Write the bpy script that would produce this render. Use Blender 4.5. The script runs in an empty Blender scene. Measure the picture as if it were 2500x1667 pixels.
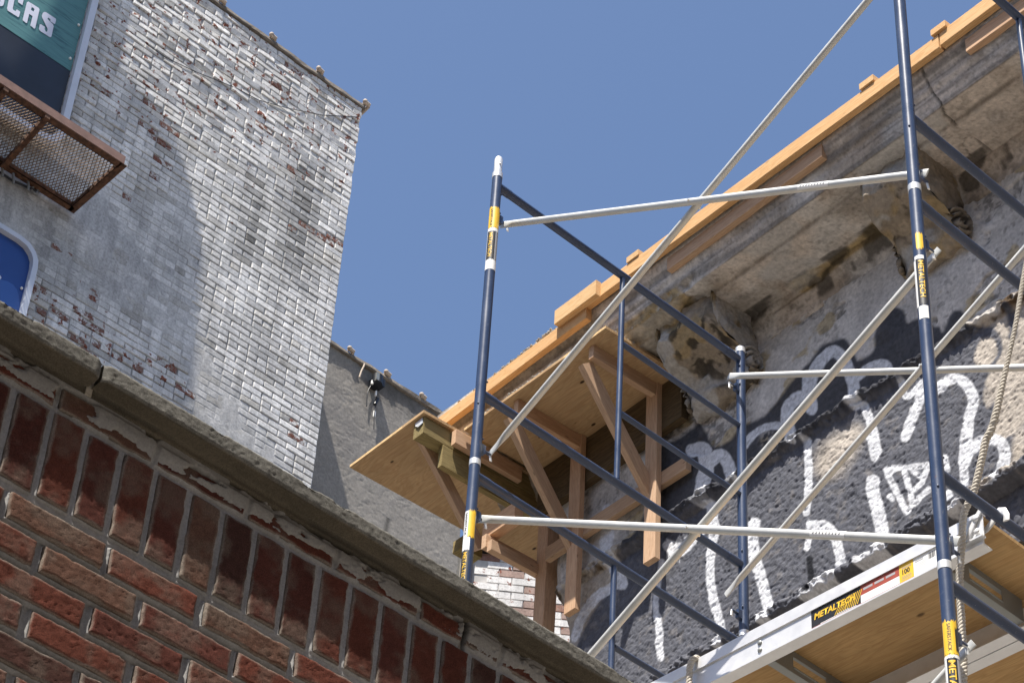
import bpy, bmesh, math, random
import numpy as np
from mathutils import Vector, Matrix
random.seed(7)
R_=math.radians
C=bpy.context.scene.collection
# ------------------------------------------------------------------ camera model (metres, photo 2500x1667)
F=6051.83; YAW=2.42303343; PITCH=.724982262; ROLL=.0686384709
CAM=np.array([5.64639426,-4.79240178,1.6]); Z0=7.5127
FW=np.array([math.cos(PITCH)*math.cos(YAW),math.cos(PITCH)*math.sin(YAW),math.sin(PITCH)])
_r=np.array([math.sin(YAW),-math.cos(YAW),0]); _u=np.cross(_r,FW)
RT=math.cos(ROLL)*_r+math.sin(ROLL)*_u; UP=-math.sin(ROLL)*_r+math.cos(ROLL)*_u
def ray(p): return FW+RT*(p[0]-1250)/F-UP*(p[1]-833.5)/F
def hit(p,ax,val):
    d=ray(p); return CAM+d*((val-CAM[ax])/d[ax])
def proj(X,Y,Z):
    dx,dy,dz=X-CAM[0],Y-CAM[1],Z-CAM[2]
    w=dx*FW[0]+dy*FW[1]+dz*FW[2]
    return 1250+F*(dx*RT[0]+dy*RT[1]+dz*RT[2])/w, 833.5-F*(dx*UP[0]+dy*UP[1]+dz*UP[2])/w
# facade frame: s along the facade, t into the building, z up
_n=math.hypot(1,.06); E1=np.array([1,-.06,0])/_n; E2=np.array([.06,1,0])/_n; OF=np.array([0,2.58,0])
def FP(s,t,z): return OF+E1*s+E2*t+np.array([0,0,z])
def zo(x0,y0,k): return lambda x,y:(x0+x/k,y0+y/k)
# ------------------------------------------------------------------ noise
def _h(ix,iy,s):
    n=(ix.astype(np.int64)*374761393+iy.astype(np.int64)*668265263+s*974634777)&0xffffffff
    n=((n^(n>>13))*1274126177)&0xffffffff
    return ((n^(n>>16))&0xffff)/65535.
def vn(x,y,s=0):
    ix=np.floor(x);iy=np.floor(y);fx=x-ix;fy=y-iy
    fx=fx*fx*(3-2*fx);fy=fy*fy*(3-2*fy)
    a=_h(ix,iy,s);b=_h(ix+1,iy,s);c=_h(ix,iy+1,s);d=_h(ix+1,iy+1,s)
    return (a*(1-fx)+b*fx)*(1-fy)+(c*(1-fx)+d*fx)*fy
def fbm(x,y,s=0,o=4):
    r=0;a=.5;t=0
    for i in range(o): r=r+a*vn(x*2**i+17.3*i,y*2**i-9.1*i,s+i);t+=a;a*=.5
    return r/t
def sst(a,b,x):
    t=np.clip((x-a)/(b-a),0,1); return t*t*(3-2*t)
# ------------------------------------------------------------------ objects
def props(o,label=None,cat=None,group=None,kind=None):
    if label:o['label']=label
    if cat:o['category']=cat
    if group:o['group']=group
    if kind:o['kind']=kind
    return o
def thing(name,label,cat,loc,group=None):
    o=bpy.data.objects.new(name,None);C.objects.link(o);o.location=loc;o.empty_display_size=.1
    return props(o,label,cat,group)
def root_of(p):
    M=Matrix.Identity(4)
    while p is not None: M=Matrix.Translation(p.location)@M if p.type=='EMPTY' else (p.matrix_parent_inverse@p.matrix_basis)@M if p.parent else p.matrix_basis@M; p=p.parent
    return M
WM={}
def setparent(o,p):
    if p is None: return
    o.parent=p
    M=WM[p.name] if p.name in WM else Matrix.Translation(p.location)
    o.matrix_parent_inverse=M.inverted()
def part(name,me,mat,parent=None,M=None,recenter=True):
    o=bpy.data.objects.new(name,me);C.objects.link(o)
    if mat is not None and len(me.materials)==0:
        for m in (mat if isinstance(mat,(list,tuple)) else [mat]): me.materials.append(m)
    if M is None:
        M=Matrix.Identity(4)
        if recenter and len(me.vertices):
            n=len(me.vertices);a=np.empty(n*3,np.float32);me.vertices.foreach_get('co',a);a=a.reshape(-1,3)
            c=(a.min(0)+a.max(0))/2
            me.vertices.foreach_set('co',(a-c).ravel());me.update();M=Matrix.Translation(Vector(c.tolist()))
    o.matrix_basis=M;WM[o.name]=M.copy()
    setparent(o,parent)
    return o
class MB:
    def __init__(s): s.v=[];s.f=[];s.sm=[];s.mi=[]
    def add(s,vs,fs,sm=False,mi=0):
        b=len(s.v);s.v+= [tuple(map(float,v)) for v in vs];s.f+=[tuple(i+b for i in f) for f in fs]
        s.sm+=[sm]*len(fs);s.mi+=[mi]*len(fs)
    def box(s,o,ax,ay,az,mi=0):
        o,ax,ay,az=[np.array(q,float) for q in(o,ax,ay,az)]
        vs=[o+ax*i+ay*j+az*k for k in(0,1) for j in(0,1) for i in(0,1)]
        fs=[(0,2,3,1),(4,5,7,6),(0,1,5,4),(2,6,7,3),(0,4,6,2),(1,3,7,5)]
        if np.dot(np.cross(ax,ay),az)<0: fs=[f[::-1] for f in fs]
        s.add(vs,fs,False,mi)
    def bx(s,a,b,mi=0): s.box(a,(b[0]-a[0],0,0),(0,b[1]-a[1],0),(0,0,b[2]-a[2]),mi)
    def fb(s,s0,s1,t0,t1,z0,z1,mi=0): s.box(FP(s0,t0,z0),E1*(s1-s0),E2*(t1-t0),(0,0,z1-z0),mi)
    def path(s,pts,r,n=16,mi=0,cap=True,sq=None):
        P=[np.array(p,float) for p in pts];m=len(P)
        rr=r if isinstance(r,list) else [r]*m
        rings=[];prev=None
        for i in range(m):
            d=P[min(i+1,m-1)]-P[max(i-1,0)];d/=np.linalg.norm(d)
            if prev is None:
                a=np.array([0,0,1.]) if abs(d[2])<.9 else np.array([1.,0,0])
                x=np.cross(d,a)
            else: x=prev-d*np.dot(prev,d)
            x/=np.linalg.norm(x);y=np.cross(d,x);prev=x
            rx,ry=(rr[i] if isinstance(rr[i],tuple) else (rr[i],rr[i]))
            rings.append([P[i]+x*rx*math.cos(2*math.pi*k/n)+y*ry*math.sin(2*math.pi*k/n) for k in range(n)])
        vs=[v for rg in rings for v in rg]
        fs=[(i*n+k,i*n+(k+1)%n,(i+1)*n+(k+1)%n,(i+1)*n+k) for i in range(m-1) for k in range(n)]
        s.add(vs,fs,True,mi)
        if cap:
            s.add(rings[0],[tuple(range(n))[::-1]],False,mi);s.add(rings[-1],[tuple(range(n))],False,mi)
    def ball(s,c,r,n=10,m=7,mi=0,sc=(1,1,1)):
        vs=[];fs=[]
        for i in range(m+1):
            for k in range(n):
                th=math.pi*i/m;ph=2*math.pi*k/n
                vs.append((c[0]+r*sc[0]*math.sin(th)*math.cos(ph),c[1]+r*sc[1]*math.sin(th)*math.sin(ph),c[2]+r*sc[2]*math.cos(th)))
        for i in range(m):
            for k in range(n): fs.append((i*n+k,(i+1)*n+k,(i+1)*n+(k+1)%n,i*n+(k+1)%n))
        s.add(vs,fs,True,mi)
    def mesh(s,name):
        me=bpy.data.meshes.new(name);me.from_pydata(s.v,[],s.f)
        me.polygons.foreach_set('use_smooth',s.sm);me.polygons.foreach_set('material_index',s.mi);me.update();return me
    def build(s,name,mat,parent=None): return part(name,s.mesh(name),mat,parent)
def gridmesh(name,P,col=None,flip=False,smooth=True,mask=None):
    nu,nv,_=P.shape
    me=bpy.data.meshes.new(name)
    idx=np.arange(nu*nv).reshape(nu,nv)
    q=np.stack([idx[:-1,:-1],idx[1:,:-1],idx[1:,1:],idx[:-1,1:]],-1).reshape(-1,4)
    if mask is not None: q=q[mask[:-1,:-1].ravel()]
    if flip:q=q[:,::-1]
    me.vertices.add(nu*nv);me.vertices.foreach_set('co',P.astype(np.float32).ravel())
    m=len(q);me.loops.add(m*4);me.loops.foreach_set('vertex_index',q.ravel().astype(np.int32))
    me.polygons.add(m);me.polygons.foreach_set('loop_start',np.arange(0,m*4,4,dtype=np.int32))
    me.polygons.foreach_set('use_smooth',np.full(m,smooth))
    me.update(calc_edges=True)
    if col is not None:
        a=me.color_attributes.new('col','FLOAT_COLOR','POINT')
        cc=np.ones((nu*nv,4),np.float32);cc[:,:col.shape[-1]]=col.reshape(nu*nv,-1);a.data.foreach_set('color',cc.ravel())
    return me
# ------------------------------------------------------------------ materials
def newmat(name):
    m=bpy.data.materials.new(name);m.use_nodes=True;nt=m.node_tree
    b=nt.nodes['Principled BSDF'];return m,nt,b
class N:
    def __init__(s,nt): s.nt=nt
    def n(s,t,**k):
        x=s.nt.nodes.new(t)
        for a,v in k.items(): setattr(x,a,v)
        return x
    def l(s,a,b): s.nt.links.new(a,b)
    def coord(s,kind='Object',sc=(1,1,1),loc=None):
        tc=s.n('ShaderNodeTexCoord');mp=s.n('ShaderNodeMapping');mp.inputs['Scale'].default_value=sc
        s.l(tc.outputs[kind],mp.inputs['Vector'])
        return mp.outputs[0]
    def objco(s,sc):
        tc=s.n('ShaderNodeTexCoord');oi=s.n('ShaderNodeObjectInfo')
        ad=s.n('ShaderNodeVectorMath',operation='MULTIPLY_ADD')
        s.l(oi.outputs['Random'],ad.inputs[0]);ad.inputs[1].default_value=(37,53,71);s.l(tc.outputs['Object'],ad.inputs[2])
        mp=s.n('ShaderNodeMapping');mp.inputs['Scale'].default_value=sc;s.l(ad.outputs[0],mp.inputs['Vector']);return mp.outputs[0]
    def noise(s,vec,sc,det=4,ro=.55,dist=0):
        x=s.n('ShaderNodeTexNoise');x.inputs['Scale'].default_value=sc;x.inputs['Detail'].default_value=det
        x.inputs['Roughness'].default_value=ro;x.inputs['Distortion'].default_value=dist
        if vec is not None:s.l(vec,x.inputs['Vector'])
        return x.outputs['Fac']
    def ramp(s,fac,stops):
        x=s.n('ShaderNodeValToRGB');e=x.color_ramp.elements
        while len(e)<len(stops): e.new(.5)
        for i,(p,c) in enumerate(stops):
            e[i].position=p;e[i].color=(c,c,c,1) if not isinstance(c,tuple) else (*c,1)
        s.l(fac,x.inputs['Fac']);return x.outputs['Color']
    def mix(s,f,a,b,mode='MIX'):
        x=s.n('ShaderNodeMix',data_type='RGBA',blend_type=mode)
        for sock,v in ((x.inputs[0],f),(x.inputs[6],a),(x.inputs[7],b)):
            if isinstance(v,(int,float)): sock.default_value=v
            elif isinstance(v,tuple): sock.default_value=(*v,1)
            else: s.l(v,sock)
        return x.outputs[2]
    def bump(s,h,st,d,b):
        x=s.n('ShaderNodeBump');x.inputs['Strength'].default_value=st;x.inputs['Distance'].default_value=d
        s.l(h,x.inputs['Height']);s.l(x.outputs[0],b.inputs['Normal'])
def simple(name,col,rough=.6,metal=0,var=.25,scale=25,bump=.0,spec=.5,bd=.002):
    m,nt,b=newmat(name);k=N(nt)
    f=k.noise(k.objco((1,1,1)),scale,5)
    c0=tuple(x*(1-var) for x in col);c1=tuple(min(1,x*(1+var)) for x in col)
    k.l(k.ramp(f,[(.3,c0),(.7,c1)]),b.inputs['Base Color'])
    b.inputs['Roughness'].default_value=rough;b.inputs['Metallic'].default_value=metal;b.inputs['Specular IOR Level'].default_value=spec
    if bump:k.bump(k.noise(k.objco((1,1,1)),scale*4,4),bump,bd,b)
    return m
def m_wood(name,dark,light,knots=.5,grain=1.):
    m,nt,b=newmat(name);k=N(nt)
    v=k.objco((.9,9,9));g=k.noise(v,3.2,3,.6,1.6)
    rings=k.ramp(g,[(.30,dark),(.42,light),(.5,dark),(.58,light),(.72,tuple(x*.9 for x in light))])
    v2=k.objco((3,90,90));fine=k.noise(v2,3,2)
    c=k.mix(.5*grain,tuple((a+c2)/2 for a,c2 in zip(dark,light)),rings)
    c=k.mix(.35,c,k.ramp(fine,[(.3,.35),(.7,1.)]),'MULTIPLY')
    oi=k.n('ShaderNodeObjectInfo');c=k.mix(1.,c,k.ramp(oi.outputs['Random'],[(0,(.82,.8,.78)),(.5,(1,.97,.95)),(1,(1.0,.9,.82))]),'MULTIPLY')
    vo=k.n('ShaderNodeTexVoronoi');vo.inputs['Scale'].default_value=5.5;k.l(k.objco((1,3.2,3.2)),vo.inputs['Vector'])
    kn=k.ramp(vo.outputs['Distance'],[(.05,1.),(.10,0.)])
    c=k.mix(k.mix(1.,kn,(knots,knots,knots),'MULTIPLY'),c,(.05,.022,.008))
    k.l(c,b.inputs['Base Color']);b.inputs['Roughness'].default_value=.75;b.inputs['Specular IOR Level'].default_value=.25
    k.bump(fine,.25,.001,b);return m
def m_ply(name,dark,light,knot=1.):
    m,nt,b=newmat(name);k=N(nt)
    v=k.objco((1.3,7,1));g=k.noise(v,1.6,4,.5,2.2)
    big=k.ramp(g,[(.28,light),(.36,dark),(.44,light),(.5,tuple(x*.85 for x in light)),(.55,dark),(.63,light),(.75,tuple(x*.8 for x in dark))])
    fine=k.noise(k.objco((4,120,4)),2,3)
    c=k.mix(.6,light,big);c=k.mix(.4,c,k.ramp(fine,[(.3,.45),(.7,1.)]),'MULTIPLY')
    st=k.noise(k.objco((1,1,1)),2.3,4);c=k.mix(.5,c,k.ramp(st,[(.3,.6),(.65,1.)]),'MULTIPLY')
    vo=k.n('ShaderNodeTexVoronoi');vo.inputs['Scale'].default_value=3.1;k.l(k.objco((1.1,2.2,1)),vo.inputs['Vector'])
    c=k.mix(k.ramp(vo.outputs['Distance'],[(.04,knot),(.075,0.)]),c,(.04,.018,.007))
    k.l(c,b.inputs['Base Color']);b.inputs['Roughness'].default_value=.7;b.inputs['Specular IOR Level'].default_value=.25
    k.bump(fine,.2,.001,b);return m
def m_attr(name,rough=.9,noise=60,var=.25,bump=.5,bd=.003,spec=.2,bs=140):
    m,nt,b=newmat(name);k=N(nt)
    a=k.n('ShaderNodeAttribute',attribute_name='col')
    f=k.noise(k.coord(),noise,5,.65)
    c=k.mix(1.,a.outputs['Color'],k.ramp(f,[(.3,1-var),(.7,1+var*.5)]),'MULTIPLY')
    k.l(c,b.inputs['Base Color']);b.inputs['Roughness'].default_value=rough;b.inputs['Specular IOR Level'].default_value=spec
    if bump:k.bump(k.noise(k.coord(),bs,4,.7),bump,bd,b)
    return m
def m_blue():
    m,nt,b=newmat('blue_paint');k=N(nt)
    geo=k.n('ShaderNodeNewGeometry')
    co=k.n('ShaderNodeTexCoord').outputs['Object']
    big=k.noise(co,6,4);sp=k.noise(co,70,6,.7);sp2=k.noise(co,190,3,.6)
    c=k.mix(big,(.013,.027,.068),(.036,.060,.125))
    dust=k.ramp(sp,[(.62,0.),(.70,1.)])
    c=k.mix(k.mix(1.,dust,(.22,.22,.22),'MULTIPLY'),c,(.30,.29,.26))
    c=k.mix(k.ramp(sp2,[(.68,0.),(.74,.6)]),c,(.35,.34,.31))
    rs=k.noise(co,23,4,.7);c=k.mix(k.ramp(rs,[(.69,0.),(.73,.8)]),c,(.14,.05,.02))
    k.l(c,b.inputs['Base Color'])
    k.l(k.ramp(big,[(.3,.26),(.7,.42)]),b.inputs['Roughness']);b.inputs['Specular IOR Level'].default_value=.5
    b.inputs['Coat Weight'].default_value=.12;b.inputs['Coat Roughness'].default_value=.25
    k.bump(sp,.12,.0015,b);return m
def m_galv(name,col,rough,metal,spot=.5):
    m,nt,b=newmat(name);k=N(nt);co=k.objco((1,1,1))
    f=k.noise(co,18,5,.6);g=k.noise(co,80,4,.7)
    c=k.mix(f,tuple(x*.8 for x in col),tuple(min(1,x*1.1) for x in col))
    c=k.mix(k.ramp(g,[(.62,0.),(.72,spot)]),c,(.22,.19,.15))
    k.l(c,b.inputs['Base Color']);b.inputs['Metallic'].default_value=metal
    k.l(k.ramp(f,[(.3,rough-.08),(.7,rough+.08)]),b.inputs['Roughness'])
    k.bump(g,.1,.001,b);return m
M={}
M['wood']=m_wood('pine_lumber',(.48,.30,.185),(.66,.47,.31))
M['board']=m_wood('sunlit_lumber',(.58,.34,.14),(.78,.54,.29),.35)  # lighter lumber copy for the sunlit boards, sunlight put into the tone
M['treated']=m_wood('treated_lumber',(.16,.12,.045),(.36,.29,.13),.5)
M['oldwood']=m_wood('weathered_timber',(.045,.03,.015),(.17,.12,.06),.3)
M['ply']=m_ply('plywood',(.40,.23,.11),(.57,.38,.20))
M['plyedge']=simple('plywood_edge',(.62,.42,.2),.8,0,.25,60,.3)
M['deck']=m_ply('deck_plywood',(.40,.225,.09),(.55,.345,.15),.8)
M['blue']=m_blue()
M['galv']=m_galv('galvanized_tube',(.60,.60,.57),.48,.35,.45)
M['collar']=m_galv('bare_steel',(.78,.78,.76),.35,.5,.2)
M['alu']=m_galv('aluminium',(.80,.80,.80),.42,.35,.12)
M['steel']=m_galv('dull_steel',(.30,.31,.30),.5,.5,.3)
M['rust']=simple('rusty_steel',(.10,.045,.022),.85,0,.6,28,.6)
M['rustface']=simple('weathered_red_primer',(.20,.115,.09),.8,0,.2,12,.2)
M['stone']=m_attr('old_stone',.92,45,.3,.55,.004)
M['stonesmooth']=m_attr('cornice_stone',.92,45,.3,.45,.003)
M['concrete']=simple('concrete_rubble',(.40,.38,.34),.95,0,.35,30,.6,.2,.004)
M['plain_stone']=simple('plain_stone',(.34,.31,.27),.95,0,.25,5,.4,.2,.004)
M['yellow']=simple('yellow_label',(.80,.50,.03),.45,0,.06,40)
M['white']=simple('white_label',(.80,.80,.78),.5,0,.05,40)
M['black']=simple('black_label',(.012,.012,.014),.5,0,.3,40)
M['red']=simple('red_label',(.33,.06,.035),.5,0,.15,40)
M['grey']=simple('grey_print',(.35,.35,.36),.6,0,.1,40)
M['teal']=simple('teal_panel',(.065,.18,.18),.6,0,.25,3)
M['navy']=simple('dark_navy_panel',(.008,.012,.022),.45,0,.3,3)
M['lav']=simple('letter_white',(.62,.63,.72),.6,0,.04,8)
M['frame']=simple('grey_sign_frame',(.52,.55,.62),.35,0,.06,5)
M['blues']=simple('blue_panel',(.012,.055,.23),.35,0,.12,2)
M['blues2']=simple('mid_blue_print',(.03,.09,.30),.35,0,.1,2)
M['rope']=simple('cotton_rope',(.54,.49,.41),.9,0,.15,120,.5)
M['dark']=simple('black_plastic',(.012,.013,.017),.4,0,.3,20)
M['coping']=simple('roof_tile_coping',(.16,.135,.11),.85,0,.35,12,.4)
M['knob']=simple('terracotta_cap',(.42,.34,.27),.7,0,.25,30)
# ------------------------------------------------------------------ lumber helper: local x along the grain
def lumber(name,o,ax,ay,az,mat,parent=None,nick=.0015):
    o,ax,ay,az=[np.array(q,float) for q in (o,ax,ay,az)]
    L,W,H=[np.linalg.norm(q) for q in (ax,ay,az)]
    bm=bmesh.new();bmesh.ops.create_cube(bm,size=1)
    bmesh.ops.scale(bm,vec=(L,W,H),verts=bm.verts)
    n=max(2,int(L/.12));
    es=[e for e in bm.edges if abs(abs((e.verts[0].co-e.verts[1].co).normalized().x)-1)<1e-4]
    bmesh.ops.bevel(bm,geom=es,offset=min(W,H)*.06,segments=2,affect='EDGES',profile=.5)
    for i in range(1,n): 
        bmesh.ops.bisect_plane(bm,geom=bm.verts[:]+bm.edges[:]+bm.faces[:],plane_co=(-L/2+L*i/n,0,0),plane_no=(1,0,0))
    rnd=random.Random(int(abs(o[0]*1000)+abs(o[2]*777)));ph=rnd.random()*6;am=min(.004,L*.0022)
    for v in bm.verts:
        v.co.y+=am*math.sin(v.co.x*2.1/max(L,.4)*1.5+ph);v.co.z+=am*.8*math.sin(v.co.x*3/max(L,.4)+ph*2)
    me=bpy.data.meshes.new(name);bm.to_mesh(me);bm.free()
    c=o+(ax+ay+az)/2
    X,Y=ax/L,ay/W;Zv=np.cross(X,Y);
    Mx=Matrix(((X[0],Y[0],Zv[0],c[0]),(X[1],Y[1],Zv[1],c[1]),(X[2],Y[2],Zv[2],c[2]),(0,0,0,1)))
    return part(name,me,mat,parent,Mx)
def flum(name,s0,s1,t0,t1,z0,z1,axis,mat,parent=None):
    A=[E1*(s1-s0),E2*(t1-t0),np.array([0,0,z1-z0])];o=FP(s0,t0,z0)
    i={'s':0,'t':1,'z':2}[axis];order=[i]+[j for j in range(3) if j!=i]
    return lumber(name,o,A[order[0]],A[order[1]],A[order[2]],mat,parent)
# text on a local plane -> mesh (x right, y up), optionally cut fine for bending
def text_mesh(txt,size,fine=0,shear=0.,bold=0.):
    cu=bpy.data.curves.new('lettering','FONT');cu.body=txt;cu.size=size;cu.resolution_u=3;cu.shear=shear;cu.offset=bold
    o=bpy.data.objects.new('lettering_tmp',cu);C.objects.link(o);bpy.context.view_layer.update()
    me=bpy.data.meshes.new_from_object(o.evaluated_get(bpy.context.evaluated_depsgraph_get()))
    bpy.data.objects.remove(o);bpy.data.curves.remove(cu)
    bm=bmesh.new();bm.from_mesh(me);bpy.data.meshes.remove(me)
    if fine:
        y=0
        ys=[v.co.y for v in bm.verts];y0,y1=min(ys),max(ys);y=y0+fine
        while y<y1:
            bmesh.ops.bisect_plane(bm,geom=bm.verts[:]+bm.edges[:]+bm.faces[:],plane_co=(0,y,0),plane_no=(0,1,0));y+=fine
    return bm
def place_text(name,txt,length,height,o,ux,uy,mat,parent,shear=0.,bold=0.,off=None):
    bm=text_mesh(txt,1,0,shear,bold)
    xs=[v.co.x for v in bm.verts];ys=[v.co.y for v in bm.verts];x0,x1,y0,y1=min(xs),max(xs),min(ys),max(ys)
    o=np.array(o,float);ux=np.array(ux,float);uy=np.array(uy,float)
    for v in bm.verts: v.co=Vector((o+ux*((v.co.x-x0)/(x1-x0)*length)+uy*((v.co.y-y0)/(y1-y0)*height)).tolist())
    me=bpy.data.meshes.new(name);bm.to_mesh(me);bm.free()
    return part(name,me,mat,parent)
SUNV=np.array([.19,-.455,1.])
M['stone2']=m_attr('stucco',.93,40,.25,.5,.005)
def m_teal():
    m,nt,b=newmat('teal_vinyl');k=N(nt)
    v=k.coord('Object',(1,1.6,14));n=k.noise(v,1.7,4,.55,1.2)
    c=k.ramp(n,[(.34,(.028,.10,.11)),(.42,(.06,.17,.175)),(.6,(.075,.20,.20))])
    k.l(c,b.inputs['Base Color']);b.inputs['Roughness'].default_value=.5;k.bump(n,.3,.01,b);return m
M['tealb']=m_teal()
# ================================================================== GROUND
g=MB();g.add([(-60,-60,0),(60,-60,0),(60,60,0),(-60,60,0)],[(0,1,2,3)])
props(g.build('street',simple('street_concrete',(.22,.21,.20),.9,0,.2,.5)),kind='structure')
# ================================================================== SCAFFOLD
W5=1.524;HF=1.5597;BAY=2.1474;PR=.02135
def sticker(parent,x,y,z0,z1,mat,r=PR+.0006,a0=200,a1=430,name='label_band'):
    m=MB();n=28
    vs=[];A=[R_(a0+(a1-a0)*i/n) for i in range(n+1)]
    rnd=random.Random(int(z0*1000))
    for a in A:
        for z in(z0,z1): vs.append((x+r*math.cos(a),y+r*math.sin(a),z+(rnd.uniform(-.007,.007) if mat!=M['white'] else 0)))
    m.add(vs,[(2*i,2*i+2,2*i+3,2*i+1) for i in range(n)],True)
    return m.build(name,mat,parent)
def pole_text(parent,txt,x,y,ztop,zbot,ac,h,mat,shear=0,bold=.012,r=PR+.0014):
    # letters run down the tube, their tops towards the right seen from outside
    bm=text_mesh(txt,1,.12,shear,bold)
    xs=[v.co.x for v in bm.verts];ys=[v.co.y for v in bm.verts];x0,x1,y0,y1=min(xs),max(xs),min(ys),max(ys)
    for v in bm.verts:
        z=ztop-(v.co.x-x0)/(x1-x0)*(ztop-zbot);a=R_(ac)+((v.co.y-y0)/(y1-y0)-.5)*h/r
        v.co=Vector((x+r*math.cos(a),y+r*math.sin(a),z))
    bmesh.ops.recalc_face_normals(bm,faces=bm.faces)
    me=bpy.data.meshes.new('lettering');bm.to_mesh(me);bm.free();return part('lettering',me,mat,parent)
def frame(x,zb,label,top=True):
    t=thing('mason_scaffold',label,'scaffold frame',(x,0,zb),'blue frames of the scaffold tower')
    for y in(0,W5):
        m=MB();m.path([(x,y,zb+.028),(x,y,zb+HF)],PR,28)
        s=1 if y==0 else -1
        for dz in(.14,.3,.43,1.36,1.47): m.ball((x+.012,y+s*(PR-.001) if dz!=.3 else y-.018,zb+dz),.0042,8,5)
        for dz in(.10,1.335):   # brace studs towards the inside of the frame
            m.path([(x,y+s*PR*.7,zb+dz),(x,y+s*(PR+.052),zb+dz)],.0065,8)
            m.box((x-.010,y+s*(PR-.002),zb+dz-.02),(.02,0,0),(0,s*.022,0),(0,0,.04))
        p=m.build('post',M['blue'],t)
        c=MB();c.path([(x,y,zb+HF+.0005),(x,y,zb+HF+.0275)],PR+.0012,24)
        if top and y==0: c.path([(x,y,zb+HF+.0275),(x,y,zb+HF+.112),(x,y,zb+HF+.124),(x,y,zb+HF+.13)],[.0178,.0178,.014,.008],20);c.ball((x+.017,y-.006,zb+HF+.075),.005,8,5)
        c.build('coupling_pin',M['collar'],t)
        l=MB();l.path([(x,y+s*(PR+.003),zb+1.335),(x,y+s*(PR+.06),zb+1.33)],.004,8);l.path([(x,y+s*(PR+.052),zb+1.335),(x+.002,y+s*(PR+.056),zb+1.305)],(.007,.003),8);l.build('brace_lock',M['collar'],t);l=MB()
        l.path([(x,y+s*(PR+.05),zb+.10),(x+.002,y+s*(PR+.056),zb+.07)],(.007,.003),8);l.build('brace_lock',M['collar'],t)
    for dz,n in((1.5175,'ledger'),(.366,'ledger')):
        m=MB();m.path([(x,PR*.8,zb+dz),(x,W5-PR*.8,zb+dz)],.0176,22)
        for y in(.055,W5-.055): m.path([(x,y-.045,zb+dz),(x,y+.02,zb+dz)],.0192,22)
        m.build(n,M['blue'],t)
    m=MB();m.path([(x,W5/2,zb+.366+.016),(x,W5/2,zb+1.5175-.016)],.0128,18);m.build('ladder_post',M['blue'],t)
    for dz in(.74,1.126):
        m=MB();m.path([(x,W5/2+.01,zb+dz),(x,W5-PR*.7,zb+dz)],.0125,16);m.build('rung',M['blue'],t)
    return t
fAu=frame(0,Z0,'blue scaffold frame with white pin tips against the sky, left end of the top lift')
fAl=frame(0,Z0-HF,'blue scaffold frame under the left end frame, half hidden by the brick parapet',False)
fBu=frame(BAY,Z0,'blue scaffold frame whose tall post crosses the wooden cornice boards at the right',False)
fBl=frame(BAY,Z0-HF,'blue scaffold frame at the right carrying the aluminium planks on its lower ledger',False)
fBd=frame(BAY,Z0-2*HF,'blue scaffold frame below the aluminium planks with bright yellow labels',False)
AC=-47   # side of the tube turned to the street corner
def band(f,x,zs,tx): pass
# left post labels
sticker(fAu,x=0,y=0,z0=8.765,z1=8.885,mat=M['yellow']);sticker(fAu,0,0,8.745,8.7645,M['white']);sticker(fAu,0,0,8.585,8.7445,M['black'],a0=250,a1=350)
sticker(fAu,0,0,8.585,8.7445,M['white'],a0=200,a1=250);sticker(fAu,0,0,8.585,8.7445,M['grey'],a0=350,a1=400);sticker(fAu,0,0,8.53,8.5845,M['white'])
pole_text(fAu,'SAFERSTACK',0,0,8.875,8.775,-68,.011,M['black']);pole_text(fAu,'METALTECH',0,0,8.735,8.60,-62,.016,M['yellow'])
sticker(fAl,0,0,7.16,7.285,M['yellow'],a0=300,a1=380);sticker(fAl,0,0,7.16,7.285,M['white'],a0=235,a1=300);sticker(fAl,0,0,7.10,7.159,M['white'],a0=200,a1=330);sticker(fAl,0,0,6.94,7.099,M['black'],a0=230,a1=330);sticker(fAl,0,0,6.78,6.939,M['white'])
pole_text(fAl,'SAFERSTACK',0,0,7.275,7.17,-85,.010,M['black']);pole_text(fAl,'METALTECH',0,0,7.09,6.95,-70,.016,M['yellow'])
# right post labels
sticker(fBl,BAY,0,7.235,7.305,M['yellow'],a0=280,a1=345);sticker(fBl,BAY,0,7.189,7.205,M['white'],a0=250,a1=340)
sticker(fBl,BAY,0,6.99,7.188,M['black'],a0=262,a1=352);sticker(fBl,BAY,0,6.985,7.188,M['white'],a0=225,a1=262);sticker(fBl,BAY,0,6.93,6.984,M['white'],a0=255,a1=345)
pole_text(fBl,'METALTECH',BAY,0,7.18,7.02,-52,.018,M['yellow'])
sticker(fBd,BAY,0,5.648,5.765,M['yellow'],a0=240,a1=372);sticker(fBd,BAY,0,5.636,5.6475,M['white'],a0=225,a1=400)
sticker(fBd,BAY,0,5.34,5.6355,M['black'],a0=262,a1=345);sticker(fBd,BAY,0,5.34,5.6355,M['white'],a0=225,a1=262);sticker(fBd,BAY,0,5.34,5.6355,M['grey'],a0=345,a1=400)
sticker(fBd,BAY,0,5.66,5.74,M['black'],r=PR+.001,a0=345,a1=372)
pole_text(fBd,'SAFERSTACK',BAY,0,5.755,5.66,-62,.011,M['black'],0,.0);pole_text(fBd,'METALTECH',BAY,0,5.628,5.43,-56,.021,M['yellow'],0,.02)
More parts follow.
